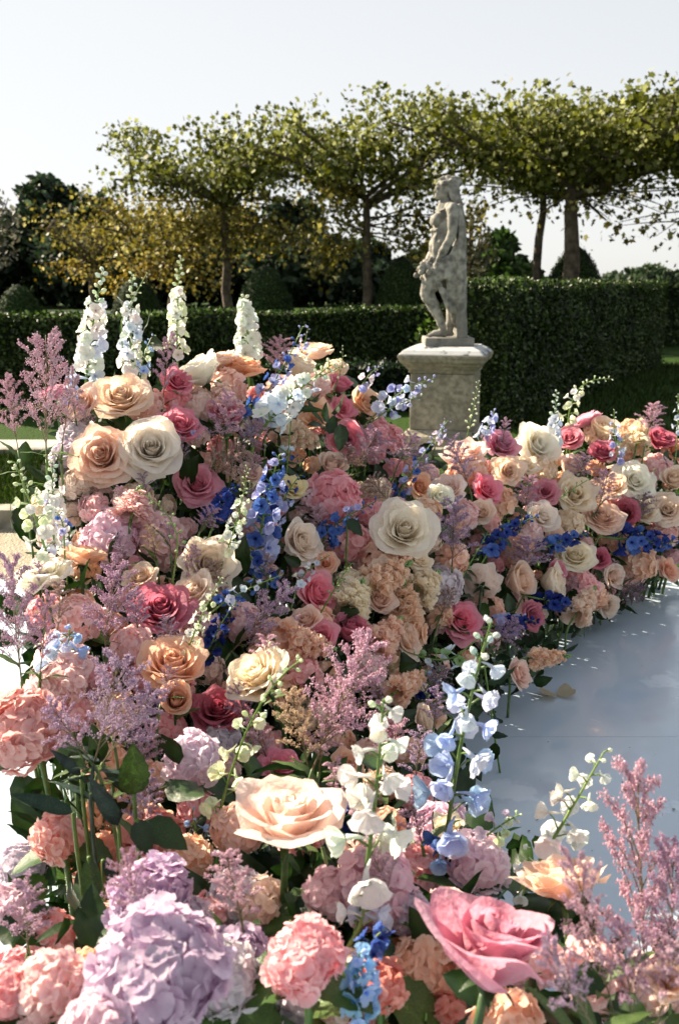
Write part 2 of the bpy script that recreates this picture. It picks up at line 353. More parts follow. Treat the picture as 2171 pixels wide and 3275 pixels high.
remeshed('drapery', b, M_STATUE, st, .0058, .0035, 42, 2)
b = MB()
for k_ in range(60):
    p_ = Vector((rng.gauss(-.135, .026), rng.gauss(-.075, .040), rng.gauss(.432, .022))); blob(b, p_, rng.uniform(.013, .020), seg=8)
link('fruit_bunch', b.mesh('fruit_bunch', M_STATUE), st).location = (SX0, 0, 0)
b = square_profile([(.148, 0.001), (.150, .015), (.150, .046), (.146, .052)]); o = link('plinth', b.mesh('plinth', M_STATUE, False), st); o.location = (SX0+.02, 0, 0)
for o in st.children:
    if o.name.split('.')[0] != 'plinth': o.location.z = .050
    if o.name.split('.')[0] != 'plinth': o.scale = (.93, .86, .96); o.location.x += .004

# ------------------------------------------------------------------ leaves, hedges, topiary, trees
LOBED = np.array([(0, 0, 0), (.34, .10, .03), (.26, .30, .0), (.52, .52, -.04), (.24, .62, .02), (0, 1.0, -.05), (-.24, .62, .02), (-.52, .52, -.04), (-.26, .30, 0), (-.34, .10, .03)])
LOBED_F = [np.array([(0, 1, 2, 8), (0, 8, 9, 0)])[:1], np.array([(0, 8, 9)]), np.array([(2, 3, 4)]), np.array([(8, 6, 7)]), np.array([(2, 4, 6, 8)]), np.array([(4, 5, 6)])]
OVAL = np.array([(0, 0, 0), (.28, .35, .05), (.22, .75, .03), (0, 1, -.05), (-.22, .75, .03), (-.28, .35, .05)])
OVAL_F = [np.array([(0, 1, 2, 3), (0, 3, 4, 5)])]
def scatter_leaves(mb, pts, size, nr, shape, F, normals=None, spread=1.0, gvar=1.0):
    """one little leaf at every point, turned at random (or about a normal)"""
    n = len(pts); pts = np.asarray(pts, float)
    d = nr.normal(size=(n, 3))
    if normals is not None: d = d*spread + np.asarray(normals)
    d /= np.linalg.norm(d, axis=1, keepdims=True)
    a = nr.normal(size=(n, 3)); x = np.cross(a, d); x /= np.linalg.norm(x, axis=1, keepdims=True)+1e-9; y = np.cross(d, x)
    s_ = size*nr.uniform(.45, 1.35, n)
    V = (shape[None, :, 0, None]*x[:, None] + shape[None, :, 1, None]*y[:, None] + shape[None, :, 2, None]*d[:, None])*s_[:, None, None] + pts[:, None]
    m_ = len(shape); off = (np.arange(n)*m_)[:, None, None]
    mb.add(V.reshape(-1, 3), [(f[None]+off).reshape(-1, f.shape[1]) for f in F], np.repeat(nr.uniform(-.35, .5, n)*gvar, m_))
def hedge(name, A, B, z1, thick, n, leaf, color, label, seed, z0=-.06, gap=0.0, group=None):
    """clipped hedge from A to B: a dark twiggy core with leaves over its faces"""
    nr = np.random.default_rng(seed); A = Vector((A[0], A[1], 0)); B = Vector((B[0], B[1], 0)); d = (B-A); Lh = d.length; d.normalize()
    nrm = Vector((d.y, -d.x, 0))
    if nrm.y > 0: nrm = -nrm                        # towards the viewer
    rt = tag(root(name, (A.x, A.y, z0)), label, 'hedge', group); H = z1-z0
    mb = MB(); c = .05
    q = [A+nrm*-thick+d*c+nrm*c, A+d*c-nrm*c, B-d*c-nrm*c, B-nrm*thick-d*c+nrm*c]
    V = [(v.x-A.x, v.y-A.y, zz) for zz in (gap, H-.04) for v in q]
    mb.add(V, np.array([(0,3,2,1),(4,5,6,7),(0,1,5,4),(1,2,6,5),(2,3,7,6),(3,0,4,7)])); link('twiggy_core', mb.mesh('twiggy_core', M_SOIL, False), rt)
    areas = np.array([Lh*H, Lh*thick, thick*H, thick*H, Lh*H*.3]); cnt = (areas/areas.sum()*n).astype(int); P_ = []; Nn = []
    for face, k_ in enumerate(cnt):
        u = nr.random(k_); v = nr.random(k_); dep = np.abs(nr.normal(0, .022, k_))
        if face == 0: p = np.outer(u*Lh, d) + np.outer(-dep, nrm); p[:, 2] = gap*.5+v*(H-gap*.5); nn = nrm
        elif face == 1: p = np.outer(u*Lh, d) - np.outer(v*thick, nrm); p[:, 2] = H-dep+.015*np.sin(u*Lh*3.1); nn = Vector((0, 0, 1))
        elif face == 2: p = np.outer(dep, d) - np.outer(u*thick, nrm); p[:, 2] = gap*.5+v*(H-gap*.5); nn = -d
        elif face == 3: p = np.outer(Lh-dep, d) - np.outer(u*thick, nrm); p[:, 2] = v*H; nn = d
        else: p = np.outer(u*Lh, d) - np.outer(thick-dep, nrm); p[:, 2] = v*H; nn = -nrm
        wob = np.sin(p[:, 0]*5.3+p[:, 2]*7)*.012+np.sin(p[:, 1]*3.7-p[:, 2]*4)*.012
        P_.append(p+np.outer(wob, nn)); Nn.append(np.repeat([tuple(nn)], k_, 0))
    mb = MB(); scatter_leaves(mb, np.concatenate(P_), leaf, nr, OVAL, OVAL_F, np.concatenate(Nn), .8, 1.5)  # wide leaf tone range paints sunlit speckles into the leaf colour
    o = link('leaves', mb.mesh('leaves', M_HEDGE), rt, color); return rt
HG = (.046, .082, .014)
a = P(1620, 1000, 7.0); b2 = P(2128, 1000, 13.0)
hedge('clipped_hedge', (a.x, a.y), (b2.x, b2.y), .97, .42, 46000, .034, HG, 'tall square clipped hedge running behind the statue to the right', 11)
a = P(-160, 1000, 7.6); b2 = P(1480, 1000, 10.8)
hedge('clipped_hedge', (a.x, a.y), (b2.x, b2.y), .70, .45, 46000, .036, HG, 'long low clipped hedge running across behind the white delphiniums', 12, gap=.10)
a = P(780, 1000, 7.9); b2 = P(1400, 1000, 8.1)
hedge('box_edging', (a.x, a.y), (b2.x, b2.y), .32, .3, 5000, .035, (.02, .045, .012), 'knee-high dark box edging left of the stone pedestal', 13)
a = P(2110, 1000, 16.5); b2 = P(2500, 1000, 17.5)
hedge('clipped_hedge', (a.x, a.y), (b2.x, b2.y), .93, .6, 6000, .06, HG, 'dark hedge beyond the gap at the far right end', 14)
a = P(1330, 1000, 8.6); mbz = MB(); nr = np.random.default_rng(3)
sh = tag(root('leafy_shoot', (P(1375, 1000, 7.3).x, 7.3, -.06)), 'small sunlit leafy shrub shoots beside the feet of the statue', 'shrub')
c0 = nr.normal(size=(260, 3))*np.array((.05, .05, .12))+np.array((0, 0, .55)); scatter_leaves(mbz, c0, .045, nr, OVAL, OVAL_F)
link('leaves', mbz.mesh('leaves', M_TREELEAF), sh, (.11, .17, .04)); mbz = MB()
for k_ in range(5): tube(mbz, [(0, 0, 0), (rng.uniform(-.03, .03), 0, .35), (rng.uniform(-.08, .08), rng.uniform(-.05, .05), .68)], .006, .002)
link('stem', mbz.mesh('stem', M_STEM), sh, (.08, .10, .04))

def topiary(sx, D, wpx, top_sy, label, seed, col=(.035, .065, .016)):
    p = P(sx, 1000, D); k_ = px2m(p); R = wpx*k_/2; top = CAM_H-(top_sy-907)*k_; H = top+.06; nr = np.random.default_rng(seed)
    rt = tag(root('yew_topiary', (p.x, p.y, -.06)), label, 'topiary', 'clipped yew cones')
    prof = lambda t_: R*(1.12*(1-t_**2.3)**.62)           # bell shape, pointed
    def prof2(t_): return R*min(1.0, 1.06*math.cos(t_*math.pi/2)**.58 if t_ < 1 else 0)
    mb = MB(); nu, nv = 22, 16; V = []
    for j in range(nv):
        t_ = j/(nv-1)
        for i in range(nu): r = max(.004, prof2(t_)*.96); V.append((r*math.cos(2*math.pi*i/nu), r*math.sin(2*math.pi*i/nu), H*t_*.985))
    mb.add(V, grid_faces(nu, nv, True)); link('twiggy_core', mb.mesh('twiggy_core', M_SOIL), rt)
    n = 14000; t_ = 1-np.sqrt(nr.random(n)) ; t_ = np.clip(t_*.9+nr.random(n)*.1, 0, 1); a_ = nr.random(n)*2*np.pi
    r = np.array([prof2(v) for v in t_])+nr.normal(0, .006, n); pts = np.stack([r*np.cos(a_), r*np.sin(a_), H*t_], 1)
    nn = np.stack([np.cos(a_), np.sin(a_), np.full(n, .5)], 1); mb = MB(); scatter_leaves(mb, pts, .034, nr, OVAL, OVAL_F, nn, .6)
    link('foliage', mb.mesh('foliage', M_YEW), rt, col)
topiary(62, 18, 165, 905, 'small yew cone at the left edge above the long hedge', 21)
topiary(440, 20, 170, 880, 'dim yew cone behind the two left white delphinium spikes', 22)
topiary(848, 18, 195, 843, 'dark pointed yew cone above the hedge between two plane trunks', 23)
topiary(1282, 18, 185, 815, 'dark rounded yew cone just left of the statue', 24)
topiary(1830, 17, 225, 780, 'big steep yew cone behind the thick plane trunk', 25)

def wobble(a, b, n, amt, rg):
    return [a.lerp(b, i/(n-1)) + Vector((rg.uniform(-amt, amt), rg.uniform(-amt, amt), rg.uniform(-amt, amt)*.5))*(1 if 0 < i < n-1 else 0) for i in range(n)]
def plane_tree(sx, D, r_trunk, top, fork, halfw, nleaf, label, seed, cols, low=.9, lean=0.0, depth=1.3, cx=0.0, lownum=.25, bare=()):
    """pleached plane: clean trunk, wide flat crown of lobed leaves with gaps, thin droopy lower sprays"""
    rg = random.Random(seed); nr = np.random.default_rng(seed); p = P(sx, 1000, D); k_ = px2m(p)
    rt = tag(root('plane_tree', (p.x, p.y, -.06)), label, 'tree', 'row of flat-topped plane trees'); O = Vector((0, 0, 0)); T = Vector((lean, 0, fork))
    mb = MB(); tp = wobble(O, T, 7, .04, rg); tube(mb, tp, lambda t_: r_trunk*(1.25-.55*t_ + .5*max(0, .12-t_)/.12), n=10)
    tr = link('trunk', mb.mesh('trunk', M_BARK), rt)
    tips = []; mbl = MB(); nl = 11
    for i in range(nl):
        a_ = 2*math.pi*i/nl+rg.uniform(-.25, .25); ca, sa = math.cos(a_), math.sin(a_)
        e = Vector((cx+ca*halfw*rg.uniform(.75, 1.0), sa*depth*rg.uniform(.7, 1), fork+(top-fork)*rg.uniform(.15, .75)))
        st_ = T + Vector((0, 0, -rg.uniform(0, .25))); midp = st_.lerp(e, .45)+Vector((0, 0, rg.uniform(.05, .3)))
        c_ = bez(st_, midp, e, 9); tube(mbl, c_, r_trunk*.5, .022, n=6)
        for j in range(7):
            b_ = c_[2+j % 7] if 2+j % 7 < 9 else c_[-1]; f_ = b_+Vector((rg.uniform(-.55, .55), rg.uniform(-.45, .45), rg.uniform(-.15, .75)*(top-fork)*.7))
            f_.z = min(f_.z, top-.1*rg.random()); mm = b_.lerp(f_, .5)+Vector((rg.uniform(-.1, .1), 0, rg.uniform(-.05, .12))); tube(mbl, bez(b_, mm, f_, 5), .015, .005, n=4); tips += [f_, mm]
        tips.append(e)
    for (bx, bz, hx, hz) in bare:
        tube(mbl, bez(T+Vector((0, 0, bz)), T+Vector((bx*.5+hx, .1, hz)), T+Vector((bx, .1, bz+hz)), 10), .03, .012, n=5)
    link('limb', mbl.mesh('limb', M_BARK), tr)
    nleaf = int(nleaf*1.5); nc = int(nleaf*(1-lownum)); tips_a = np.array([tuple(v) for v in tips])
    c1 = tips_a[nr.integers(0, len(tips_a), nc)]+np.clip(nr.normal(size=(nc, 3)), -1.7, 1.7)*np.array((.28, .23, .16))
    zf = (c1[:, 2]-fork)/(top-fork); lim = top+.10*np.sin(c1[:, 0]*2.3+seed)+.06*np.sin(c1[:, 0]*6.1); over = c1[:, 2] > lim; c1[over, 2] = (lim-nr.random(len(c1))*.35)[over]
    mb = MB(); scatter_leaves(mb, c1, .092, nr, LOBED, LOBED_F, None, 1, 1.7); link('crown', mb.mesh('crown', M_TREELEAF), rt, cols[0])
    if lownum > 0:
        nlw = int(nleaf*lownum); mbt = MB(); cent = []
        for i in range(16):
            a_ = Vector((cx+rg.uniform(-.9, .9)*halfw, rg.uniform(-.6, .6)*depth, fork-rg.uniform(-.1, low))); b_ = T+Vector((0, 0, -rg.uniform(0, low*.5))); mid_ = a_.lerp(b_, .5)+Vector((0, 0, .12)); cc = bez(b_, mid_, a_, 6); tube(mbt, cc, .016, .004, n=4); cent += cc[2:]
        ca_ = np.array([tuple(v) for v in cent]); c2 = ca_[nr.integers(0, len(ca_), nlw)]+nr.normal(size=(nlw, 3))*np.array((.22, .2, .13))
        mb = MB(); scatter_leaves(mb, c2, .085, nr, LOBED, LOBED_F, None, 1, 1.7); link('foliage', mb.mesh('foliage', M_TREELEAF), rt, cols[1]); link('twig', mbt.mesh('twig', M_BARK), rt)
G1 = (.19, .205, .048); Y1 = (.33, .26, .06); Y2 = (.245, .215, .05)
plane_tree(550, 22.5, .07, 3.05, 1.75, 1.7, 2400, 'low golden plane tree at the left end of the row', 31, (Y2, Y1), .9, .02, lownum=.35)
plane_tree(728, 19.5, .085, 3.98, 2.6, 2.5, 5600, 'plane tree with grey trunk between two yew cones', 32, (G1, Y2), 1.35, .02, lownum=.30, cx=-.05)
plane_tree(1172, 18.0, .085, 3.98, 2.5, 2.35, 5400, 'plane tree with forked trunk left of the statue', 33, (G1, Y2), 1.3, -.02, lownum=.26)
plane_tree(1712, 17.0, .075, 3.98, 2.6, 2.35, 5200, 'slim plane tree with side bough right of the statue', 34, (G1, Y2), .5, .03, cx=-.15, lownum=.05, bare=((-1.9, -.1, .1, .5),))
plane_tree(1812, 15.6, .125, 3.72, 2.5, 2.0, 4600, 'thick-trunked plane tree in front of the big yew cone', 35, (G1, Y2), .6, .0, cx=.55, lownum=.03, bare=((-.45, -.15, 0, -.3), (.55, -.1, .15, -.45)))
plane_tree(2330, 14.5, .12, 3.55, 2.3, 2.0, 4200, 'plane tree whose drooping leaves enter at the right edge', 36, (G1, Y2), 1.2, 0, cx=.05, lownum=.15)
plane_tree(300, 27, .06, 3.1, 1.7, 1.3, 1100, 'thin yellowing plane sapling in front of the evergreen oak', 37, (Y2, Y1), .8, 0, lownum=.3)

def wood_tree(name, sx, D, wpx, top_sy, base_z, n, leaf, col, label, seed, cat='tree', dens=1.0, lumps=9):
    """distant tree: trunk and a crown of leaf clumps"""
    rg = random.Random(seed); nr = np.random.default_rng(seed); p = P(sx, 1000, D); k_ = px2m(p); R = wpx*k_/2; top = CAM_H-(top_sy-907)*k_; Hc = top-base_z
    rt = tag(root(name, (p.x, p.y, -.06)), label, cat, 'woodland trees beyond the garden'); mb = MB(); tube(mb, [(0, 0, 0), (0.05, 0, base_z), (0, 0, top*.8)], max(.1, R*.09), .04, n=7)
    for i in range(7): a_ = 2*math.pi*i/7; tube(mb, [(0, 0, base_z*.8+.2), (math.cos(a_)*R*.4, math.sin(a_)*R*.4, base_z+Hc*.4), (math.cos(a_)*R*.7, math.sin(a_)*R*.7, base_z+Hc*.65)], .06, .02, n=4)
    link('trunk', mb.mesh('trunk', M_BARK), rt); cs = []
    for i in range(lumps):
        a_ = rg.random()*6.283; h = rg.random(); rr = R*.62*math.sqrt(rg.random())*(1-.55*h); cs.append((rr*math.cos(a_), rr*math.sin(a_), base_z+Hc*(.22+.62*h), R*rg.uniform(.30, .46)*(1-.25*h), Hc*rg.uniform(.14, .2)))
    cs.append((0, 0, base_z+Hc*.82, R*.34, Hc*.18)); cs.append((0, 0, base_z+Hc*.36, R*.95, Hc*.36))
    cs = np.array(cs); wgt = cs[:, 3]**1.6; ii = nr.choice(len(cs), n, p=wgt/wgt.sum()); d = nr.normal(size=(n, 3)); d /= np.linalg.norm(d, axis=1, keepdims=True); rr = nr.random(n)**.33
    rr = np.where(nr.random(n) < .75, .86+.2*nr.random(n), rr); pts = cs[ii, :3]+d*np.stack([cs[ii, 3], cs[ii, 3], cs[ii, 4]], 1)*rr[:, None]
    mb = MB(); scatter_leaves(mb, pts, leaf, nr, OVAL, OVAL_F, d*.6, .9); link('crown', mb.mesh('crown', M_TREELEAF), rt, col)
DK = (.040, .064, .034)
wood_tree('evergreen_oak', 165, 48, 440, 580, .2, 9000, .42, DK, 'broad dark evergreen oak rising at the left', 41)
wood_tree('bare_tree', -30, 40, 240, 520, 1.5, 1500, .24, (.16, .16, .12), 'pale thin-leaved tree at the left edge of the sky', 42)
wood_tree('dark_tree', 330, 44, 420, 640, .1, 9500, .40, DK, 'dark tree beside the evergreen oak behind the yellow leaves', 43)
wood_tree('dark_tree', 510, 46, 440, 690, .1, 9500, .42, DK, 'dark wood tree behind the golden plane', 44)
wood_tree('dark_tree', 730, 50, 460, 660, .1, 9500, .42, DK, 'dark wood tree behind the grey plane trunk', 45)
wood_tree('dark_tree', 960, 47, 420, 660, .1, 9500, .42, DK, 'dark wood tree right of the pointed yew cone', 46)
wood_tree('dark_tree', 1170, 52, 380, 770, .1, 6000, .42, DK, 'dark wood tree behind the forked plane trunk', 47)
wood_tree('dark_tree', 1370, 55, 260, 790, .1, 5000, .42, DK, 'dark wood tree hidden behind the statue', 48)
wood_tree('round_tree', 1590, 42, 260, 745, .1, 7000, .34, (.045, .085, .02), 'round green tree between statue and slim plane trunk', 49)
wood_tree('twiggy_tree', 1500, 30, 170, 640, 1.0, 420, .18, (.12, .12, .07), 'nearly bare twiggy tree right of the statue', 50)
wood_tree('far_tree', 2080, 130, 260, 862, -.1, 3500, 1.0, (.075, .11, .06), 'hazy round treetops on the horizon at the right edge', 51)
wood_tree('far_tree', 1960, 160, 180, 880, -.1, 2500, 1.0, (.085, .12, .075), 'small hazy tree on the horizon right of the big yew', 52)
wood_tree('dark_tree', -120, 45, 400, 640, .1, 6000, .42, DK, 'dark tree cut by the left edge below the pale one', 53)
wood_tree('far_tree', 2260, 140, 220, 858, -.1, 2500, 1.0, (.075, .11, .06), 'hazy treetops cut by the right edge of the view', 54)

nr = np.random.default_rng(77)
def grass(name, x0, x1, y0, y1, n, h, label):
    p = np.stack([nr.uniform(x0, x1, n), nr.uniform(y0, y1, n), np.full(n, -.06)], 1); d = np.stack([nr.normal(0, .35, n), nr.normal(0, .35, n), np.ones(n)], 1)*(h*nr.uniform(.5, 1.3, n))[:, None]; a = nr.uniform(0, 6.28, n); wv = np.stack([np.cos(a), np.sin(a), 0*a], 1)*h*.10
    V = np.stack([p-wv, p+wv, p+d], 1).reshape(-1, 3); mb = MB(); mb.add(V, np.arange(3*n).reshape(-1, 3), np.repeat(nr.uniform(-.3, .4, n), 3)); o = link(name, mb.mesh(name, M_TREELEAF, False), None, (.036, .062, .008)); tag(o, label, 'grass', None, 'stuff')
grass('grass', -3.2, -.5, 4.2, 5.9, 26000, .045, 'short mown grass between the kerb and the paved walk at left')
grass('grass', 1.2, 6.5, 3.6, 13.0, 42000, .05, 'short shaded grass in front of the tall square hedge')

# ================================================================== FLOWER PATTERNS (built once, unit size, axis +Z)
def rose_tpl(seed, opened=1.0, ruffle=.03, n_in=11, n_mid=9, n_out=7, quarter=False, extra=()):
    """a rose: petals wound round the axis, upright in the heart, reflexed outside; radius about 1"""
    rg = random.Random(seed); mb = MB(); n = n_in+n_mid+n_out+len(extra); nu, nv = 11, 10; phi = rg.random()*6
    u = np.linspace(-1, 1, nu)[None, :]; v = np.linspace(0, 1, nv)[:, None]
    for i in range(n):
        t = i/(n-1); phi += 2.39996+rg.uniform(-.25, .25); o = max(0, (i-n_in)/(n-n_in-1)) if i >= n_in else 0.0; o = o*opened
        if i >= n-len(extra): phi, o = extra[i-n+len(extra)]
        ti = min(1, i/n_in)
        if i < n_in: th = (14+36*ti, -4+14*ti, -30+28*ti*opened); Lp = .88+.05*ti; W = .22+.28*ti
        else: th = (52+34*o, 12+36*o**1.15, 14+ (78+rg.uniform(-18, 22))*o); Lp = .95+.40*o; W = .52+.46*o
        if quarter and i < n_in: W *= .8; phi += rg.uniform(-.6, .6)
        th = [rad(a+rg.uniform(-5, 5)) for a in th]
        vv = np.linspace(0, 1, 24); ang = np.where(vv < .5, th[0]+(th[1]-th[0])*(vv/.5)**.8, th[1]+(th[2]-th[1])*(np.maximum(0, vv-.5)/.5)**1.7) + rad((22 if i < 4 else 55+rg.uniform(-10, 35))*opened)*np.clip((vv-.80)/.2, 0, 1)**1.5
        R = np.concatenate([[0], np.cumsum(np.sin(ang[:-1]))/23])*Lp+.015+.03*i/n; Z = np.concatenate([[0], np.cumsum(np.cos(ang[:-1]))/23])*Lp
        notch = rg.uniform(-.02, .07); tipc = rg.uniform(.0, .06)*(1 if rg.random() < .5 else 0)
        ve = v*(1-.30*np.abs(u)**3.0-notch*np.exp(-(u/.25)**2)+tipc*np.exp(-(u/.18)**2))
        r = np.interp(ve, vv, R); z = np.interp(ve, vv, Z); r += np.where(ve > 1, (ve-1)*Lp*math.sin(th[2]), 0)
        shp = .30+.70*np.minimum(1, v*1.65)**.8
        rc = np.maximum(r, .09+.20*ti*.6+.28*o)
        psi = u*W*shp/rc
        curl = (.05+.20*o)*np.abs(u)**3*v**2
        skew = rg.uniform(-.12, .12); z = z - curl*(.5+.5*o) + skew*u*v*o
        rip = ruffle*(.4+o)*np.sin(u*rg.uniform(4, 7)+rg.random()*6+v*2)*v**2.2
        r = r + .035*u*(1-.6*o) + curl*.6 + rip; z = z + rip*.7
        a = phi+psi
        V = np.stack([r*np.cos(a), r*np.sin(a), z+.0*a], -1).reshape(-1, 3)
        ph_ = rg.random()*6; am = .022+.035*o; V = V + am*np.stack([np.sin(V[:, 1]*5.1+V[:, 2]*3.7+ph_), np.sin(V[:, 0]*4.7+V[:, 2]*4.3+ph_*2), np.sin(V[:, 0]*5.3-V[:, 1]*4.9+ph_*3)], -1)
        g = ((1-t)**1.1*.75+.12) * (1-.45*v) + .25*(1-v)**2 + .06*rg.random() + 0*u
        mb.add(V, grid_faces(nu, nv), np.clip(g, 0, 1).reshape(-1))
    V, F, g = mb.tpl(); k = 1/np.quantile(np.hypot(V[:, 0], V[:, 1]), .985); return (V*k, F, g)
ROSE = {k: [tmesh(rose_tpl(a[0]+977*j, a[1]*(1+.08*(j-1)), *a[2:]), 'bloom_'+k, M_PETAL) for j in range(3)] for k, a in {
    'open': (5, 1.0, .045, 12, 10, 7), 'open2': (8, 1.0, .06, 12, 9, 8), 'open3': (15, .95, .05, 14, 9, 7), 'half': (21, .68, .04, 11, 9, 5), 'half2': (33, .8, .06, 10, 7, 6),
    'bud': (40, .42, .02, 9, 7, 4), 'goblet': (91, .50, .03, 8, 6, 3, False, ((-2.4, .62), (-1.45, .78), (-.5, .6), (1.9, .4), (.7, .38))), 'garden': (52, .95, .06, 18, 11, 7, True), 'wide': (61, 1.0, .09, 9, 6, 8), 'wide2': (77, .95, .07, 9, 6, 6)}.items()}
mb = MB()                                       # green calyx with five sepals curling down
for k in range(5):
    a = 2*math.pi*k/5; nv = 6
    for s in (-1, 1): pass
    v = np.linspace(0, 1, nv)[:, None]; u = np.array([-1, 0, 1])[None]; r = .10+.42*v-.05*v*v; z = -.02-.24*v**1.6+.03*np.abs(u); wd = .11*(1-v)**.7+.004
    V = np.stack([r*math.cos(a)-u*wd*math.sin(a), r*math.sin(a)+u*wd*math.cos(a), z+0*u], -1).reshape(-1, 3); mb.add(V, grid_faces(3, nv), .2)
blobV = []
nu, nv = 10, 6
for j in range(nv):
    t_ = j/(nv-1)
    for i in range(nu): rr_ = .13*math.sin(.35+t_*2.3); blobV.append((rr_*math.cos(2*math.pi*i/nu), rr_*math.sin(2*math.pi*i/nu), -.24+.26*t_))
mb.add(blobV, grid_faces(nu, nv, True), .1); CALYX = mb.mesh('calyx', M_GREEN)

def leaf_tpl(wd=.30, droop=.25, nv=9, serr=.05, fold=.12):
    u = np.array([-1, -.5, 0, .5, 1])[None]; v = np.linspace(0, 1, nv)[:, None]; prof = np.sin(np.pi*v**.75)**.85*wd; prof = prof*(1+serr*((np.arange(nv) % 2)[:, None]*2-1)*(np.abs(u) > .9))
    V = np.stack([u*prof, v+0*u, -droop*v**2+fold*np.abs(u)*prof/wd*1.0*wd*2.2+.015*np.sin(v*16)*np.abs(u)], -1).reshape(-1, 3)
    g = (.25*np.abs(u)+.1*np.sin(v*14)**2+0*v).reshape(-1); return (V, [grid_faces(5, nv)], g)
LEAF_T = leaf_tpl(); LANCE_T = leaf_tpl(.11, .35, 10, 0, .05); BROAD_T = leaf_tpl(.40, .2, 13, .06, .10)
LEAF = tmesh(LEAF_T, 'leaf', M_GREEN); LANCE = tmesh(LANCE_T, 'leaf_long', M_GREEN); BROAD = tmesh(BROAD_T, 'leaf_broad', M_GREEN)

def petal_tpl(Lp, W, cup, nu=5, nv=5, notch=0.0, ruff=0.0, ph=0.0, base=.25):
    u = np.linspace(-1, 1, nu)[None]; v = np.linspace(0, 1, nv)[:, None]; ve = v*(1-.28*np.abs(u)**2.2-notch*np.exp(-(u/.35)**2))
    wd = W*(base+(1-base)*np.sin(np.pi/2*np.minimum(1, v*1.5)))
    x = u*wd; y = ve*Lp; z = cup*(ve**1.5)*Lp + .22*W*u*u*v + ruff*np.sin(u*5+ph)*v**2*W
    return np.stack([x+0*y, y+0*x, z], -1).reshape(-1, 3), grid_faces(nu, nv), v+0*u
def floret_tpl(kind, seed):
    """delphinium floret: five sepals, a spur behind, a small beard in the middle; faces +Z; about 1 across"""
    rg = random.Random(seed); mb = MB()
    if kind == 'bud':
        nu, nv = 7, 7; V = []
        for j in range(nv):
            t_ = j/(nv-1); r = .20*math.sin(math.pi*min(1, t_*.93+.05))**.8
            for i in range(nu): a = 6.2832*i/nu; V.append((r*math.cos(a)*(1+.1*math.sin(3*a)), r*math.sin(a), -.12+.55*t_))
        mb.add(V, grid_faces(nu, nv, True), .05+.0*np.arange(nu*nv))
        tube(mb, [(0, 0, -.08), (.0, .05, -.28), (0, .16, -.40)], .07, .02, n=5, g=.2); return mb.tpl()
    tilt = {'open': rad(18), 'cup': rad(42), 'bell': rad(66)}[kind]
    for k in range(5):
        V, F, v = petal_tpl(.52*rg.uniform(.88, 1.12), .235*(1.45 if kind == 'bell' else 1.2 if kind == 'cup' else 1)*rg.uniform(.9, 1.1), .10 if kind == 'open' else (-.05 if kind == 'cup' else -.22), ruff=.16, ph=rg.random()*6, notch=rg.uniform(0, .1))
        a = 2*math.pi*k/5+rg.uniform(-.12, .12); tl = tilt+rg.uniform(-.15, .15)
        M = Matrix.Rotation(a, 3, 'Z') @ Matrix.Rotation(tl, 3, 'X'); V = (V+np.array((0, .05, .012*k))) @ np.array(M).T
        mb.add(V, F, (.05+.42*(1-v)**3).reshape(-1)+.05*rg.random())
    tube(mb, [(0, 0, .02), (0, .06, -.22), (0, .20, -.48)], .085, .018, n=6, g=.25)
    if kind == 'open':
        for k in range(4):
            V, F, v = petal_tpl(.16, .075, .6, 3, 3); a = 2*math.pi*k/4+.4; V = (V+np.array((0, .0, .04))) @ np.array(Matrix.Rotation(a, 3, 'Z') @ Matrix.Rotation(rad(25), 3, 'X')).T; mb.add(V, F, 1.0)
        blob(mb, (0, 0, .05), .055, seg=6); mb.g[-1] = np.full(len(mb.V[-1]), 3.0)
    return mb.tpl()
FLO = {k: [tmesh(floret_tpl(k, 100+i), 'floret_'+k, M_DELPH) for i in range(6)] for k in ('open', 'cup', 'bell', 'bud')}

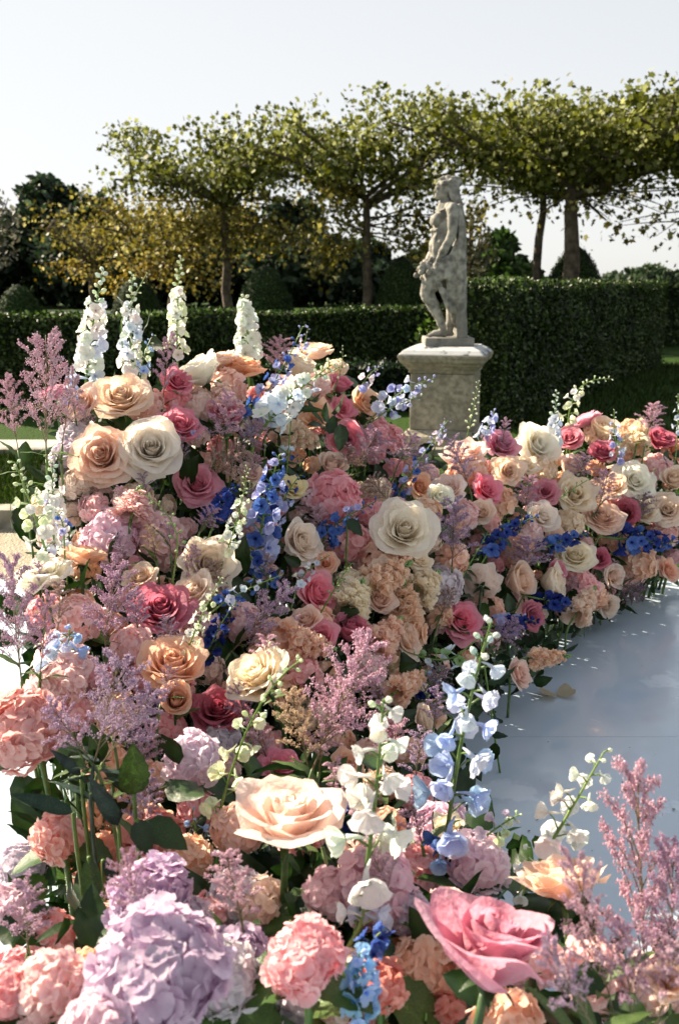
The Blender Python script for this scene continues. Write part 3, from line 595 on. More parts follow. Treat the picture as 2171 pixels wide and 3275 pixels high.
def plume_tpl(seed, nb=22, wide=.36, beads=2300, airy=.5):
    """feathery panicle of height 1: arching side sprays thick with tiny florets"""
    rg = random.Random(seed); nr = np.random.default_rng(seed); st = MB(); C = []
    tube(st, [(0, 0, 0), (.01, .01, .4), (.0, 0, .75), (.02, 0, 1)], .010, .003, n=5)
    for i in range(nb):
        h = .22+.74*i/(nb-1)+rg.uniform(-.02, .02); a = i*2.4+rg.uniform(-.4, .4); ln = wide*(1.05-h)**.6*rg.uniform(.65, 1.1)+.05
        p0 = Vector((0, 0, h-.10)); p2 = Vector((math.cos(a)*ln, math.sin(a)*ln, h+ln*rg.uniform(.25, .75))); p1 = p0.lerp(p2, .5)+Vector((0, 0, .07+.1*ln))
        c = bez(p0, p1, p2, 8); tube(st, c, .005, .0015, n=4)
        for j in range(2, 8):
            for s in range(2 if j < 7 else 1):
                d = Vector((rg.gauss(0, 1), rg.gauss(0, 1), rg.uniform(.2, 1.4))).normalized()*ln*rg.uniform(.16, .34)*(1.15-.09*j)
                e = c[j]+d; tube(st, [c[j], c[j]+d*.5+Vector((0, 0, .01)), e], .0022, .001, n=3)
                for q in range(4): C.append(c[j].lerp(e, .2+.8*q/3))
        C += c[4:]
    C = np.array([tuple(v) for v in C]); n = int(beads*1.7); p = C[nr.integers(0, len(C), n)]+nr.normal(size=(n, 3))*.0105
    o = np.array([(1, 0, 0), (-1, 0, 0), (0, 1, 0), (0, -1, 0), (0, 0, 1.3), (0, 0, -1.0)]); F = np.array([(0, 2, 4), (2, 1, 4), (1, 3, 4), (3, 0, 4), (2, 0, 5), (1, 2, 5), (3, 1, 5), (0, 3, 5)])
    sc = nr.uniform(.0038, .0095, n); rx = nr.normal(size=(n, 3, 3)); q, _ = np.linalg.qr(rx); V = np.einsum('nij,mj->nmi', q, o*np.array((1, .8, 1)))*sc[:, None, None]+p[:, None]
    mb = MB(); mb.add(V.reshape(-1, 3), (F[None]+(np.arange(n)*6)[:, None, None]).reshape(-1, 3), np.repeat(nr.uniform(-.35, .6, n), 6))
    return mb.tpl(), st.tpl()
PLUME = []
for i, a in enumerate([(1, 22, .34, 2600), (2, 18, .28, 2200), (3, 26, .42, 3000), (4, 16, .22, 1800), (5, 24, .55, 3000)]):
    pt, stt = plume_tpl(*a); PLUME.append((tmesh(pt, 'plume', M_PLUME, False), tmesh(stt, 'spray_stem', M_STEM)))

def hydrangea_tpl(seed, n=92, fl=.36, squash=.80, low=-.5):
    rg = random.Random(seed); mb = MB(); vs = []
    for k in range(4): vs.append((petal_tpl(1.0, .56, .04+.05*rg.random(), 5, 4, .06, .12, rg.random()*6, .35), k))
    lump = [Vector((rg.gauss(0, 1), rg.gauss(0, 1), rg.gauss(0, 1))).normalized() for _ in range(7)]
    for i in range(n):
        z = 1-(1-low)*(i+.5)/n; a = i*2.39996; r = math.sqrt(max(0, 1-z*z)); d = Vector((r*math.cos(a), r*math.sin(a), z))
        R = (.68+.17*max(d.dot(l) for l in lump)**4+rg.uniform(-.10, .10)); p = Vector((d.x*R, d.y*R, d.z*R*squash))
        nrm = (d+Vector((rg.gauss(0, .32), rg.gauss(0, .32), rg.gauss(0, .32)))).normalized(); s = fl*rg.uniform(.75, 1.15)*.62; M = mat_to(p, nrm, s, rg.random()*6.28); g0 = rg.uniform(-.3, .6)
        for (V, F, v), k in vs:
            A = M @ Matrix.Rotation(math.pi/2*k+rg.uniform(-.12, .12), 4, 'Z') @ Matrix.Rotation(rad(rg.uniform(-8, 18)), 4, 'X'); A = np.array(A)
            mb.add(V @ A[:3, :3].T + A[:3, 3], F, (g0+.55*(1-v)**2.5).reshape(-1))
        blob(mb, M @ Vector((0, 0, .06)), s*.10, seg=5); mb.g[-1] = np.full(len(mb.V[-1]), .9)
    return mb.tpl()
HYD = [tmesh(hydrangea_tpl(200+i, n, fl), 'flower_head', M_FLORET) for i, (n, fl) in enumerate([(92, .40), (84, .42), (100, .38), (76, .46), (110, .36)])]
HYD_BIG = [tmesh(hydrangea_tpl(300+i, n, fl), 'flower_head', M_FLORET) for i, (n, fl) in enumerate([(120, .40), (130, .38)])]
mb = MB(); nu, nv = 10, 7; V = []
for j in range(nv):
    t_ = j/(nv-1)
    for i in range(nu): r = .58*math.sin(math.pi*t_)+.01; V.append((r*math.cos(6.2832*i/nu), r*math.sin(6.2832*i/nu), -.45+.95*t_))
mb.add(V, grid_faces(nu, nv, True), .4); HCORE_T = mb.tpl()

def ruffle_tpl(seed, npet=9):
    rg = random.Random(seed); mb = MB()
    for k in range(npet):
        V, F, v = petal_tpl(.55*rg.uniform(.7, 1.1), .36, .0, 5, 4, .1, .5, rg.random()*6, .3); M = Matrix.Rotation(k*2.4+rg.random()*.4, 3, 'Z') @ Matrix.Rotation(rad(10+60*k/npet+rg.uniform(-10, 10)), 3, 'X'); mb.add(V @ np.array(M).T+np.array((0, 0, .03*k)), F, (.1+.6*(k/npet)*(1-v)**1.2+.3*(1-v)**2).reshape(-1))
    return mb.tpl()
RUF = [ruffle_tpl(400+i) for i in range(3)]
def stock_tpl(seed, n=30):
    """stock: ruffled double florets up a stem of length 1"""
    rg = random.Random(seed); mb = MB()
    for i in range(n):
        t_ = i/(n-1); h = .05+.80*t_; a = i*2.4; r = .13*(1.08-.55*t_); d = Vector((math.cos(a), math.sin(a), .25+.5*t_)); mb.addx(RUF[i % 3], mat_to(Vector((math.cos(a)*r, math.sin(a)*r, h)), d, .27*(1.1-.62*t_)*rg.uniform(.85, 1.15), rg.random()*6))
    bd = MB()
    tube(bd, [(0, 0, 0), (0, 0, .5), (.01, 0, 1.02)], .022, .012, n=6)
    for i in range(16): t_ = i/15; a = i*2.4; p = Vector((math.cos(a)*.06*(1.1-t_), math.sin(a)*.06*(1.1-t_), .84+.2*t_)); tube(bd, [(0, 0, p.z-.05), p*1.0, p+Vector((math.cos(a)*.02, math.sin(a)*.02, .05))], lambda q: .004+.016*math.sin(math.pi*min(1, q*.95)) if q > .4 else .005, n=5, g=-.2)
    return mb.tpl(), bd.tpl()
STOCK = []
for i in range(3):
    a, b = stock_tpl(500+i); STOCK.append((tmesh(a, 'flower_spike', M_FLORET), tmesh(b, 'budded_stem', M_STEM)))

# ================================================================== THE FLOWER BANK
rng = random.Random(2024)
RX = Vector((1, 0, 0)); UP = Vector((0, math.sin(PITCH), math.cos(PITCH))); FW = Vector((0, math.cos(PITCH), -math.sin(PITCH)))
def axv(a): return (RX*a[0] + UP*a[1] - FW*a[2]).normalized()
C = dict(cream=(.96,.86,.75), ivory=(.95,.90,.82), peach=(.95,.73,.58), palepeach=(.96,.80,.70), blush=(.96,.81,.74), apricot=(.93,.69,.54), yellow=(.91,.83,.58),
 pink=(.90,.46,.54), dustypink=(.85,.46,.53), mauve=(.74,.33,.41), deepmauve=(.66,.26,.33), brightpink=(.88,.45,.53), rosepink=(.82,.51,.61), iceblue=(.60,.70,.88),
 white=(.84,.85,.81), bluewhite=(.74,.79,.87), paleblue=(.52,.67,.90), lilacblue=(.52,.54,.78), blue=(.13,.22,.52), deepblue=(.06,.10,.34), darkblue=(.03,.05,.24), greenwhite=(.80,.85,.66), greenbud=(.36,.50,.26), skyblue=(.42,.66,.87),
 dustyplume=(.71,.52,.59), pinkplume=(.72,.51,.60), purpleplume=(.56,.42,.56), mauveplume=(.64,.45,.56), tanplume=(.72,.57,.42), brownplume=(.56,.40,.36), darkplume=(.36,.26,.33),
 lilac=(.72,.62,.73), lilacpink=(.92,.77,.82), palepink=(.96,.77,.75), hpink=(.95,.64,.65), coral=(.93,.68,.65), whitelilac=(.82,.77,.82), greylilac=(.80,.72,.78), hpeach=(.96,.74,.61), beige=(.90,.78,.66), peachwhite=(.96,.84,.71), darkcoral=(.85,.50,.44))
DESC = dict(iceblue='icy blue', cream='cream', ivory='ivory', peach='peach', palepeach='pale peach', blush='blush', apricot='apricot', yellow='yellowish cream', pink='pink', dustypink='dusty pink', mauve='mauve', deepmauve='deep mauve', brightpink='bright pink', rosepink='rosy pink',
 white='white', bluewhite='bluish white', paleblue='pale blue', lilacblue='lilac blue', blue='blue', deepblue='deep blue', darkblue='dark blue', greenwhite='greenish white', greenbud='green budded', skyblue='sky blue',
 dustyplume='dusty pink', pinkplume='pink', purpleplume='purple', mauveplume='mauve', tanplume='tan', brownplume='brownish', darkplume='dark',
 lilac='lilac', lilacpink='lilac pink', palepink='pale pink', hpink='pink', coral='coral', whitelilac='whitish lilac', greylilac='greyish lilac', hpeach='peach', beige='beige', peachwhite='peachy white', darkcoral='dark coral')
KIND = dict(rose='rose', delph='delphinium spike', plume='feathery plume', hyd='hydrangea head', stock='stock stem', leaf='green leaf', bud='green bud spray')
ITEMS = []                                    # (object, photo x, photo y, look, size, given label)
ANCH = []                                     # (x, y, short name)
FOL = []                                      # where greenery grows under the flowers
def note(o, sx, sy, look, lab, short):
    ITEMS.append((o, sx, sy, look, lab))
    if short: ANCH.append((sx, sy, short))
def stem_to(rt, p, axis, name, r, base, green, drop=.10, parent=None):
    loc = rt.location; c = p - axis*drop; c.z = max(min(c.z, p.z-.012 if axis.z > .2 else c.z), .03); mid = c.lerp(base, .45)+Vector((rng.uniform(-.01, .01), 0, 0)); c2 = bez(p, c, mid, 7)[:-1] + [mid.lerp(base, i/4) for i in range(5)]
    mb = MB(); tube(mb, [v-loc for v in c2], r, r*1.15, n=6); return link(name, mb.mesh(name, M_STEM), rt, green)
GREENS = [(.07,.14,.03), (.05,.11,.03), (.10,.16,.04), (.045,.09,.03)]
def rose(sx, sy, w, col, var, ax, D=None, lab=None, short=None, leaves=1, stemcol=None, roll=None):
    D = DEP(sx, sy) if D is None else D; p = P(sx, sy, D); k = px2m(p); R = w*k/2*1.06; jj = .17 if w < 170 else .03; a = axv((ax[0]+rng.gauss(0, jj), ax[1]+.1+rng.gauss(0, jj), ax[2])); b = p-a*R*.42
    base = Vector((p.x*.97+rng.uniform(-.02, .02)-a.x*.05, p.y+.03-a.y*.06, 0)); rt = root('rose', base); loc = base
    c = jitcol(C[col], rng, .04); M = Matrix.Translation(-loc) @ mat_to(b, a, (R, R, R*rng.uniform(.9, 1.05)), rng.random()*6.28 if roll is None else roll)
    bl = link('bloom', rng.choice(ROSE[var if w > 115 or rng.random() < .5 else rng.choice(['half', 'half2', 'wide2', 'bud', 'wide'])]), rt, c, M); g = rng.choice(GREENS); link('calyx', CALYX, bl, g)
    st_ = stem_to(rt, b-a*R*.18, a, 'stem', min(.0042, R*.075), base, stemcol or g, drop=min(.09, R*1.6))
    for i in range(leaves):
        q = b-a*R*(.7+.6*i)-Vector((0, 0, .02+.03*i)); d = Vector((rng.uniform(-1, 1), rng.uniform(-1, .6), rng.uniform(-.5, .5))).normalized(); x, y, z = frame_for(d); s = rng.uniform(.035, .055)
        Mx = Matrix.Translation(q-loc) @ Matrix((x, z, y)).transposed().to_4x4() @ Matrix.Rotation(rng.uniform(-.8, .8), 4, 'Y') @ Matrix.Diagonal((s, s, s, 1)); link('leaf', LEAF, st_, rng.choice(GREENS), Mx)
    note(rt, sx, sy, DESC[col]+' rose', lab, short); FOL.append((p, R)); return rt
def pos(pt, D):
    return P(pt[0], pt[1], DEP(*pt) if D is None else D)
def delph(pts, w, col, kind='dense', D=None, n=26, col2=None, lab=None, short=None, budfrac=.28, D2=None, look=None, ped=1.0):
    """spike along photo points base..tip; w = width of the spike at its base in photo pixels"""
    W = [pos(q, (D if D2 is None else D+(D2-D)*i/(len(pts)-1)) if D is not None else DEP(*pts[0])+(DEP(*pts[-1])-DEP(*pts[0]))*.35*i/(len(pts)-1)) for i, q in enumerate(pts)]
    if len(W) == 2: W = [W[0], W[0].lerp(W[1], .5)+Vector((rng.uniform(-.006, .006), 0, 0)), W[1]]
    cv = bez(W[0], W[1]*2-(W[0]+W[2])*.5, W[2], 22); k = px2m(W[0]); wr = w*k
    d0 = (cv[1]-cv[0]).normalized(); low = cv[0]-d0*.05; base = Vector((low.x*.97-d0.x*.08, low.y+.02-d0.y*.05, 0)); rt = root('delphinium', base); g = rng.choice([(.14,.24,.05), (.11,.19,.05), (.18,.27,.07)]) if kind != 'blue' else (.06,.12,.03)
    mid = low.lerp(base, .5); c2 = [base, mid.lerp(base, .5), mid, low.lerp(mid, .4), low]+cv; mb = MB(); rs = min(.0042, max(.0018, wr*.055))
    tube(mb, [v-base for v in c2], rs, rs*.35, n=6); ln = sum((cv[i+1]-cv[i]).length for i in range(21))
    for i in range(n):
        t = i/(n-1); t2 = t**.92; f = t2*20.999; j = int(f); p = cv[j].lerp(cv[j+1], f-j); ax = (cv[j+1]-cv[j]).normalized(); x, y, _ = frame_for(ax); a = i*2.4+rng.uniform(-.3, .3)
        out = x*math.cos(a)+y*math.sin(a); tap = 1.05-.62*t; isbud = t > 1-budfrac
        if kind == 'bell':
            s = wr*.74*tap*rng.uniform(.85, 1.1); pl = wr*.42*(1.05-.7*t)*ped; q = p+out*pl+ax*pl*.45; face = (out*1.0+Vector((rng.gauss(0, .2), rng.gauss(0, .2), -.40))) if not isbud else out+Vector((0, 0, -.2)); fk = rng.choice(['bell', 'cup', 'cup', 'bell']) if t < .7 else 'bell'
        elif kind == 'loose':
            s = wr*.60*tap*rng.uniform(.85, 1.15); pl = wr*.36*(1.05-.6*t); q = p+out*pl+ax*pl*.4; face = out+Vector((rng.gauss(0, .2), rng.gauss(0, .2), .1+rng.gauss(0, .25))); fk = rng.choice(['open', 'cup', 'open'])
        elif kind == 'bud':
            s = wr*.5*tap; pl = wr*.38*tap; q = p+out*pl+ax*pl*.6; face = out+ax*.6; fk = 'bud'; isbud = True
        else:
            s = wr*.66*(1.08-.5*t)*rng.uniform(.8, 1.2); pl = wr*.28*(1.1-.75*t)*rng.uniform(.8, 1.2); q = p+out*pl+ax*pl*.3; face = out+Vector((rng.gauss(0, .3), rng.gauss(0, .3), rng.gauss(.1, .3))); fk = rng.choice(['open', 'open', 'cup'])
        if isbud: fk = 'bud'; s *= .95 if kind == 'bud' else .85; q = p+(q-p)*.8; face = out+ax*.5
        c = C[col]
        if col2 and rng.random() < (.5 if not isbud else .3): c = C[col2]
        if isbud and kind in ('dense', 'bell', 'loose') and col in ('white', 'bluewhite', 'greenwhite'): c = tuple(.65*a_+.35*b_ for a_, b_ in zip(c, (.55, .68, .35)))
        tube(mb, [p-base, p.lerp(q, .6)+ax*pl*.12-base, q-base], rs*.42, rs*.36, n=4)
        link('floret', rng.choice(FLO[fk]), rt, jitcol(c, rng, .07), Matrix.Translation(-base) @ mat_to(q, face.normalized(), s, rng.random()*6.28))
    link('stem', mb.mesh('stem', M_STEM), rt, g)
    m = pts[len(pts)//2] if len(pts) > 2 else ((pts[0][0]+pts[1][0])/2, (pts[0][1]+pts[1][1])/2)
    note(rt, m[0], m[1], look or (DESC[col]+(' delphinium spike' if kind != 'bud' else ' delphinium buds')), lab, short); FOL.append((W[0], .03)); return rt
def plume(b, tp, w, col, D=None, var=None, lab=None, short=None, leaves=3, look=None, green=(.12,.18,.06)):
    Db = DEP(*b) if D is None else D; p0 = P(b[0], b[1], Db); p1 = P(tp[0], tp[1], Db+.01); v = p1-p0; H = v.length; k = px2m(p0); var = rng.randrange(5) if var is None else var
    base = Vector((p0.x*.97, p0.y+.02, 0)); rt = root('astilbe', base); wn = {0: .70, 1: .60, 2: .84, 3: .50, 4: 1.05}[var]; sw = w*k/wn; M = Matrix.Translation(-base) @ mat_to(p0, v, (sw, sw, H), rng.random()*6.28)
    pm, sm = PLUME[var]; link('plume', pm, rt, jitcol(C[col], rng, .05), M); link('spray_stem', sm, rt, (.20,.16,.10), M); st_ = stem_to(rt, p0, v.normalized(), 'stem', .0022, base, green, .05)
    for i in range(leaves):
        q = p0-Vector((0, 0, rng.uniform(0, .05)))+v*rng.uniform(-.05, .25); d = Vector((rng.uniform(-1, 1), rng.uniform(-1, .5), rng.uniform(.1, .9))).normalized(); x, y, z = frame_for(d); s = rng.uniform(.03, .06)
        link('leaf', LANCE, st_, green, Matrix.Translation(q-base) @ Matrix((x, z, y)).transposed().to_4x4() @ Matrix.Diagonal((s, s, s, 1)))
    note(rt, (b[0]+tp[0])/2, (b[1]+tp[1])/2, look or DESC[col]+' feathery plume', lab, short); FOL.append((p0, .03)); return rt
def hyd(sx, sy, w, col, D=None, lab=None, short=None, big=False, ax=None, push=.0, look=None, name='hydrangea', sq=1.0, leaf=True):
    D = DEP(sx, sy)+push if D is None else D; p = P(sx, sy, D); k = px2m(p); R = w*k/2*1.05; a = axv(ax) if ax else (axv((rng.uniform(-.4, .3), .75, .6)))
    base = Vector((p.x*.97+rng.uniform(-.02, .02), p.y+.03, 0)); rt = root('hydrangea', base); M = Matrix.Translation(-base) @ mat_to(p-a*R*.12, a, (R, R, R*sq), rng.random()*6.28); me = rng.choice(HYD_BIG if big else HYD)
    o = link('flower_head', me, rt, jitcol(C[col], rng, .05), M); st_ = stem_to(rt, p-a*R*.3, a, 'stem', .004, base, rng.choice(GREENS), R*.9)
    if leaf:
        for s_ in (-1, 1):
            d = (RX*s_+Vector((0, rng.uniform(-.6, .3), rng.uniform(-.6, .1)))).normalized(); x, y, z = frame_for(d); s = rng.uniform(.06, .09)
            link('leaf', BROAD, st_, rng.choice(GREENS), Matrix.Translation(p-a*R*.75-base) @ Matrix((x, z, y)).transposed().to_4x4() @ Matrix.Diagonal((s, s, s, 1)))
    note(rt, sx, sy, look or DESC[col]+' hydrangea head', lab, short); FOL.append((p, R)); return rt
def stock(b, tp, w, col, D=None, lab=None, short=None):
    Db = DEP(*b) if D is None else D; p0 = P(b[0], b[1], Db); p1 = P(tp[0], tp[1], (DEP(*tp)+Db)/2 if D is None else D); v = p1-p0; k = px2m(p0); sw = w*k/.50
    base = Vector((p0.x-v.x*.4, p0.y+.03-v.y*.4, 0)); rt = root('stock_flower', base); M = Matrix.Translation(-base) @ mat_to(p0, v, (sw, sw, v.length), rng.random()*6.28); f, s = rng.choice(STOCK)
    link('flower_spike', f, rt, jitcol(C[col], rng, .05), M); link('budded_stem', s, rt, (.16,.26,.08), M); stem_to(rt, p0, v.normalized(), 'stem', .003, base, (.10,.17,.05), .05)
    note(rt, (b[0]+tp[0])/2, (b[1]+tp[1])/2, DESC[col]+' stock stem', lab, short); FOL.append((p0, .03)); return rt
def bigleaf(sx, sy, tx, ty, shape, D, col=(.035,.085,.02), lab=None, roll=0.0, wide=1.0):
    p0 = P(sx, sy, D); p1 = P(tx, ty, D-.02); d = p1-p0; base = Vector((p0.x, p0.y+.02, 0)); rt = root('leafy_sprig', base); y = d.normalized(); z = (Vector((0, -.6, .8)) - y*y.dot(Vector((0, -.6, .8)))).normalized(); x = y.cross(z); s = d.length
    M = Matrix.Translation(p0-base) @ Matrix((x, y, z)).transposed().to_4x4() @ Matrix.Rotation(roll, 4, 'Y') @ Matrix.Diagonal((s*wide, s, s*.6, 1)); link('leaf', {'lance': LANCE, 'oval': LEAF, 'broad': BROAD}[shape], rt, col, M)
    stem_to(rt, p0, Vector((0, 0, 1)), 'stem', .0024, base, (.09,.15,.03), .04); note(rt, (sx+tx)/2, (sy+ty)/2, 'green leaf', lab, None); return rt

# ---- roses: photo x, y, width, colour, bloom, facing (right, up, towards the viewer)
rose(388,1275,172,'palepeach','garden',(.1,.55,.8), lab='large pale peach rose under the leftmost white delphinium spikes', short='large rose under the white spikes')
rose(643,1199,150,'ivory','half',(-.3,.8,.25), lab='creamy white rose tilted left below the slim white spike', short='creamy rose tilted left')
rose(700,1150,120,'palepeach','open',(-.25,.85,.3), lab='pale peach rose pressed against the creamy white tilted one')
rose(768,1170,140,'peach','open2',(.2,.8,.35), lab='frilly peach rose at the foot of the stubby white spike', short='frilly peach rose')
rose(332,1459,180,'palepeach','garden',(-.1,.15,1), lab='cream rose with quartered burnt orange heart facing the viewer', short='orange-hearted cream rose')
rose(485,1435,188,'ivory','open',(.15,.25,.95), lab='wide ivory rose overlapping the orange-hearted cream rose', short='wide ivory rose')
rose(633,1551,146,'dustypink','open',(.2,.3,.9), lab='dusty pink rose with spiral heart below the wide ivory rose', short='spiral dusty pink rose')
rose(577,1367,128,'pink','half2',(.4,.5,.6)); rose(566,1224,100,'brightpink','open2',(.2,.6,.6)); rose(168,1255,80,'rosepink','open2',(-.3,.7,.4)); rose(719,1330,105,'dustypink','half',(.1,.5,.7)); rose(268,1290,112,'blush','open2',(-.4,.5,.6))
rose(663,1805,165,'cream','half2',(.1,.5,.8), lab='round cream rose with rolled heart above the raspberry rose', short='round cream rose'); rose(627,1893,135,'cream','wide',(-.3,.3,.8))
rose(133,1838,195,'ivory','wide',(-.2,.75,.2), lab='big floppy ivory rose at the left edge behind lilac sprays', short='floppy ivory rose'); rose(270,1777,140,'peach','wide2',(.1,.9,-.1))
rose(515,1955,188,'mauve','open3',(.1,.62,.7), lab='large raspberry mauve rose with tight swirled heart', short='raspberry rose')
rose(551,2139,205,'peach','half2',(.1,.75,.55), lab='peach rose with one long petal reaching left', short='long-petalled peach rose')
rose(699,2275,165,'deepmauve','open',(0,.65,.7)); rose(561,2245,100,'apricot','open2',(.1,.2,.8))
rose(828,2165,195,'cream','wide2',(-.35,.6,.55), lab='pointed cream rose opening sideways above the tan plume', short='pointed cream rose')
rose(1006,1899,136,'pink','half2',(.6,.4,.6)); rose(1118,2032,98,'mauve','bud',(.3,.7,.5)); rose(1026,2047,108,'dustypink','half',(-.2,.6,.6)); rose(1297,2045,118,'palepeach','wide',(.8,.2,.4))
rose(1292,1699,190,'ivory','wide2',(.1,.35,.9), lab='flat ivory rose with wide scalloped petals in mid bank', short='scalloped ivory rose')
rose(960,1735,130,'cream','half2',(.5,.4,.6)); rose(935,1561,88,'yellow','wide',(.2,.5,.7)); rose(1016,1337,106,'peach','half2',(-.2,.4,.8)); rose(1083,1240,70,'brightpink','open2',(.1,.6,.5)); rose(1093,1306,80,'pink','half',(.1,.3,.9))
rose(1108,1408,118,'dustypink','wide2',(.3,-.1,.9), lab='drooping dusty pink rose lowest in the pink column', short='drooping dusty pink rose')
rose(1164,1296,108,'peach','half2',(.5,.4,.7), lab='glowing peach rose beside the pink column near the pedestal', short='glowing peach rose'); rose(1006,1125,110,'palepeach','wide',(.1,.8,.3), lab='pale peach rose topping the bank behind white florets', short='topmost pale rose')
rose(1343,1556,84,'apricot','half2',(.3,.2,.8)); rose(1435,1566,108,'blush','half',(-.2,.5,.7)); rose(1488,1446,142,'blush','wide',(-.1,.7,.4), lab='wide blush rose at the left start of the right arm', short='wide blush rose')
rose(1600,1430,108,'rosepink','half2',(.2,.5,.7)); rose(1713,1425,138,'ivory','wide',(.2,.6,.6)); rose(1871,1344,98,'rosepink','wide2',(-.1,.9,-.05), lab='pink rose standing highest on the right arm', short='highest pink rose')
rose(1820,1405,84,'dustypink','open3',(0,.5,.8)); rose(1927,1451,88,'mauve','open3',(0,.7,.7), lab='small mauve rose with neat spiral heart on the right arm', short='neat spiral mauve rose'); rose(2106,1410,88,'mauve','open3',(.1,.7,.7))
rose(2029,1535,124,'ivory','open',(.1,.3,.9), lab='round ivory rose facing out near the right end', short='round ivory rose'); rose(1626,1507,98,'palepeach','wide',(0,.2,.9)); rose(1555,1568,104,'pink','half2',(.5,.4,.7)); rose(1820,1502,70,'blush','bud',(.2,.6,.6)); rose(1743,1573,82,'dustypink','open2',(.2,.2,.9))
rose(1835,1584,122,'cream','wide',(.3,.2,.8)); rose(1922,1655,122,'palepeach','garden',(.1,.3,.9)); rose(1998,1645,92,'deepmauve','open3',(-.2,.1,.9)); rose(2131,1630,108,'blush','open',(-.1,.3,.9)); rose(1733,1655,100,'ivory','wide2',(.1,.4,.8))
rose(1835,1783,120,'cream','open',(.1,.5,.8)); rose(1912,1788,68,'mauve','half',(.1,.2,.8)); rose(1958,1844,74,'blush','half2',(.3,.2,.8)); rose(2136,1823,82,'peach','half2',(.4,.2,.8))
rose(1539,1864,124,'cream','wide',(.35,.25,-.65), lab='cream rose seen from behind with its dark stem showing', short='cream rose seen from behind', stemcol=(.03,.05,.02)); rose(1636,1860,100,'palepeach','half2',(.7,.3,.5)); rose(1749,1864,98,'cream','wide2',(.8,.2,.5)); rose(1774,1828,56,'dustypink','bud',(.3,.2,.8)); rose(1937,1937,70,'cream','half',(.3,-.2,.8))
rose(1473,1988,130,'pink','half2',(.4,.4,.8), lab='pink rose at the inner corner above the floor', short='inner corner pink rose'); rose(1698,1972,86,'mauve','open2',(.6,.2,.6)); rose(1657,2156,92,'palepeach','wide',(.6,.1,.5)); rose(1348,2302,88,'cream','wide2',(.7,.3,.4))
rose(919,2610,345,'blush','wide2',(.05,.95,.24), D=.94, lab='huge pale peach rose on a tall stem in the front row', short='huge peach rose', leaves=3)
rose(1575,3050,395,'rosepink','goblet',(.22,.95,.05), roll=0.0, D=.74, lab='huge pink rose turned left at the bottom front', short='huge pink rose', leaves=2)
rose(1794,2815,250,'palepeach','wide',(-.05,.95,-.15), D=.92, lab='front peach rose showing its dark calyx from below', short='peach rose with dark calyx', leaves=2)
rose(2136,3138,120,'peach','wide2',(-.3,.5,.6)); rose(899,2455,135,'brightpink','open2',(0,.6,.6)); rose(1108,2450,95,'apricot','open2',(.1,.5,.6)); rose(1042,1802,74,'apricot','open',(.2,.5,.8)); rose(2160,1440,84,'apricot','open2',(0,.6,.6)); rose(2155,1545,80,'cream','wide',(0,.5,.6)); rose(1440,2655,110,'cream','wide',(.3,.5,.6))
rose(1925,1385,80,'peachwhite' if 'peachwhite' in C else 'cream','open2',(.1,.7,.5))

rose(950,1185,95,'cream','half2',(.1,.8,.3)); rose(900,1250,85,'palepeach','wide2',(-.1,.6,.6)); rose(1340,1790,95,'cream','half2',(.2,.5,.7)); rose(1210,1925,95,'palepeach','wide',(.1,.5,.8)); rose(760,1640,95,'cream','half',(.1,.5,.8)); rose(1400,1600,85,'ivory','wide2',(.1,.5,.7)); rose(1540,1640,80,'palepeach','half2',(.1,.5,.8)); rose(450,1850,100,'palepeach','half2',(-.2,.6,.6)); rose(420,1620,95,'blush','wide2',(.1,.4,.9))
rose(1680,1490,90,'cream','wide2',(.1,.6,.6)); rose(1960,1560,85,'peachwhite','half2',(.1,.5,.8)); rose(2060,1640,85,'cream','half2',(0,.5,.8)); rose(1780,1720,80,'palepeach','wide',(.1,.4,.8)); rose(1220,1830,90,'cream','half2',(.1,.5,.8)); rose(980,1990,95,'palepeach','wide2',(0,.5,.8)); rose(1060,1500,85,'blush','half2',(.1,.4,.9)); rose(800,1520,80,'palepeach','half',(.2,.5,.8))
# ---- delphiniums
delph([(935,1205),(985,1045)],46,'lilacblue','loose',n=16,col2='greylilac',D=2.55); delph([(1080,1215),(1095,1110)],40,'greenwhite','bud',n=10,D=2.5)
delph([(274,1245),(330,866)],96,'bluewhite','dense',n=34,col2='white',D=2.15,lab='tallest thick white delphinium spike at the left',short='thick white delphinium')
delph([(421,1190),(425,875)],74,'white','dense',n=32,col2='bluewhite',D=2.2,lab='white delphinium spike with forked top second from left',short='forked white delphinium',budfrac=.35); delph([(424,960),(470,876)],34,'greenwhite','bud',n=9,D=2.2,look='forked side shoot of white buds')
delph([(568,1140),(579,824)],66,'white','dense',n=34,col2='greenwhite',D=2.3,lab='slim white delphinium spike rising highest against the hedge',short='slim white delphinium',budfrac=.35)
delph([(795,1140),(779,948)],80,'white','dense',n=34,D=2.5,lab='stubby dense white delphinium spike above the frilly peach rose',short='stubby white delphinium',budfrac=.1)
delph([(449,1217),(490,1070)],56,'paleblue','loose',n=16,col2='greenwhite'); delph([(153,1780),(95,1600),(48,1478)],96,'white','loose',n=24,col2='greenwhite',budfrac=.5,D=1.55,lab='pale green budded white delphinium leaning left at the edge',short='left leaning delphinium')
delph([(175,1770),(168,1475)],82,'bluewhite','dense',n=30,D=1.7,col2='white'); delph([(205,1700),(185,1640)],50,'lilacblue','loose',n=8,col2='blue',D=1.62); delph([(235,1290),(222,1200)],55,'paleblue','dense',n=10,col2='bluewhite')
delph([(760,1365),(870,1230),(968,1045)],88,'lilacblue','loose',n=34,col2='blue',lab='lilac blue delphinium arching right toward the topmost pale rose',short='arching lilac blue delphinium')
delph([(850,1360),(930,1270),(1062,1165)],110,'white','loose',n=34,col2='bluewhite',D=2.05,lab='white delphinium slanting right across the blue one',short='slanting white delphinium'); delph([(1010,1210),(1090,1170)],44,'greenwhite','bud',n=9,D=2.1)
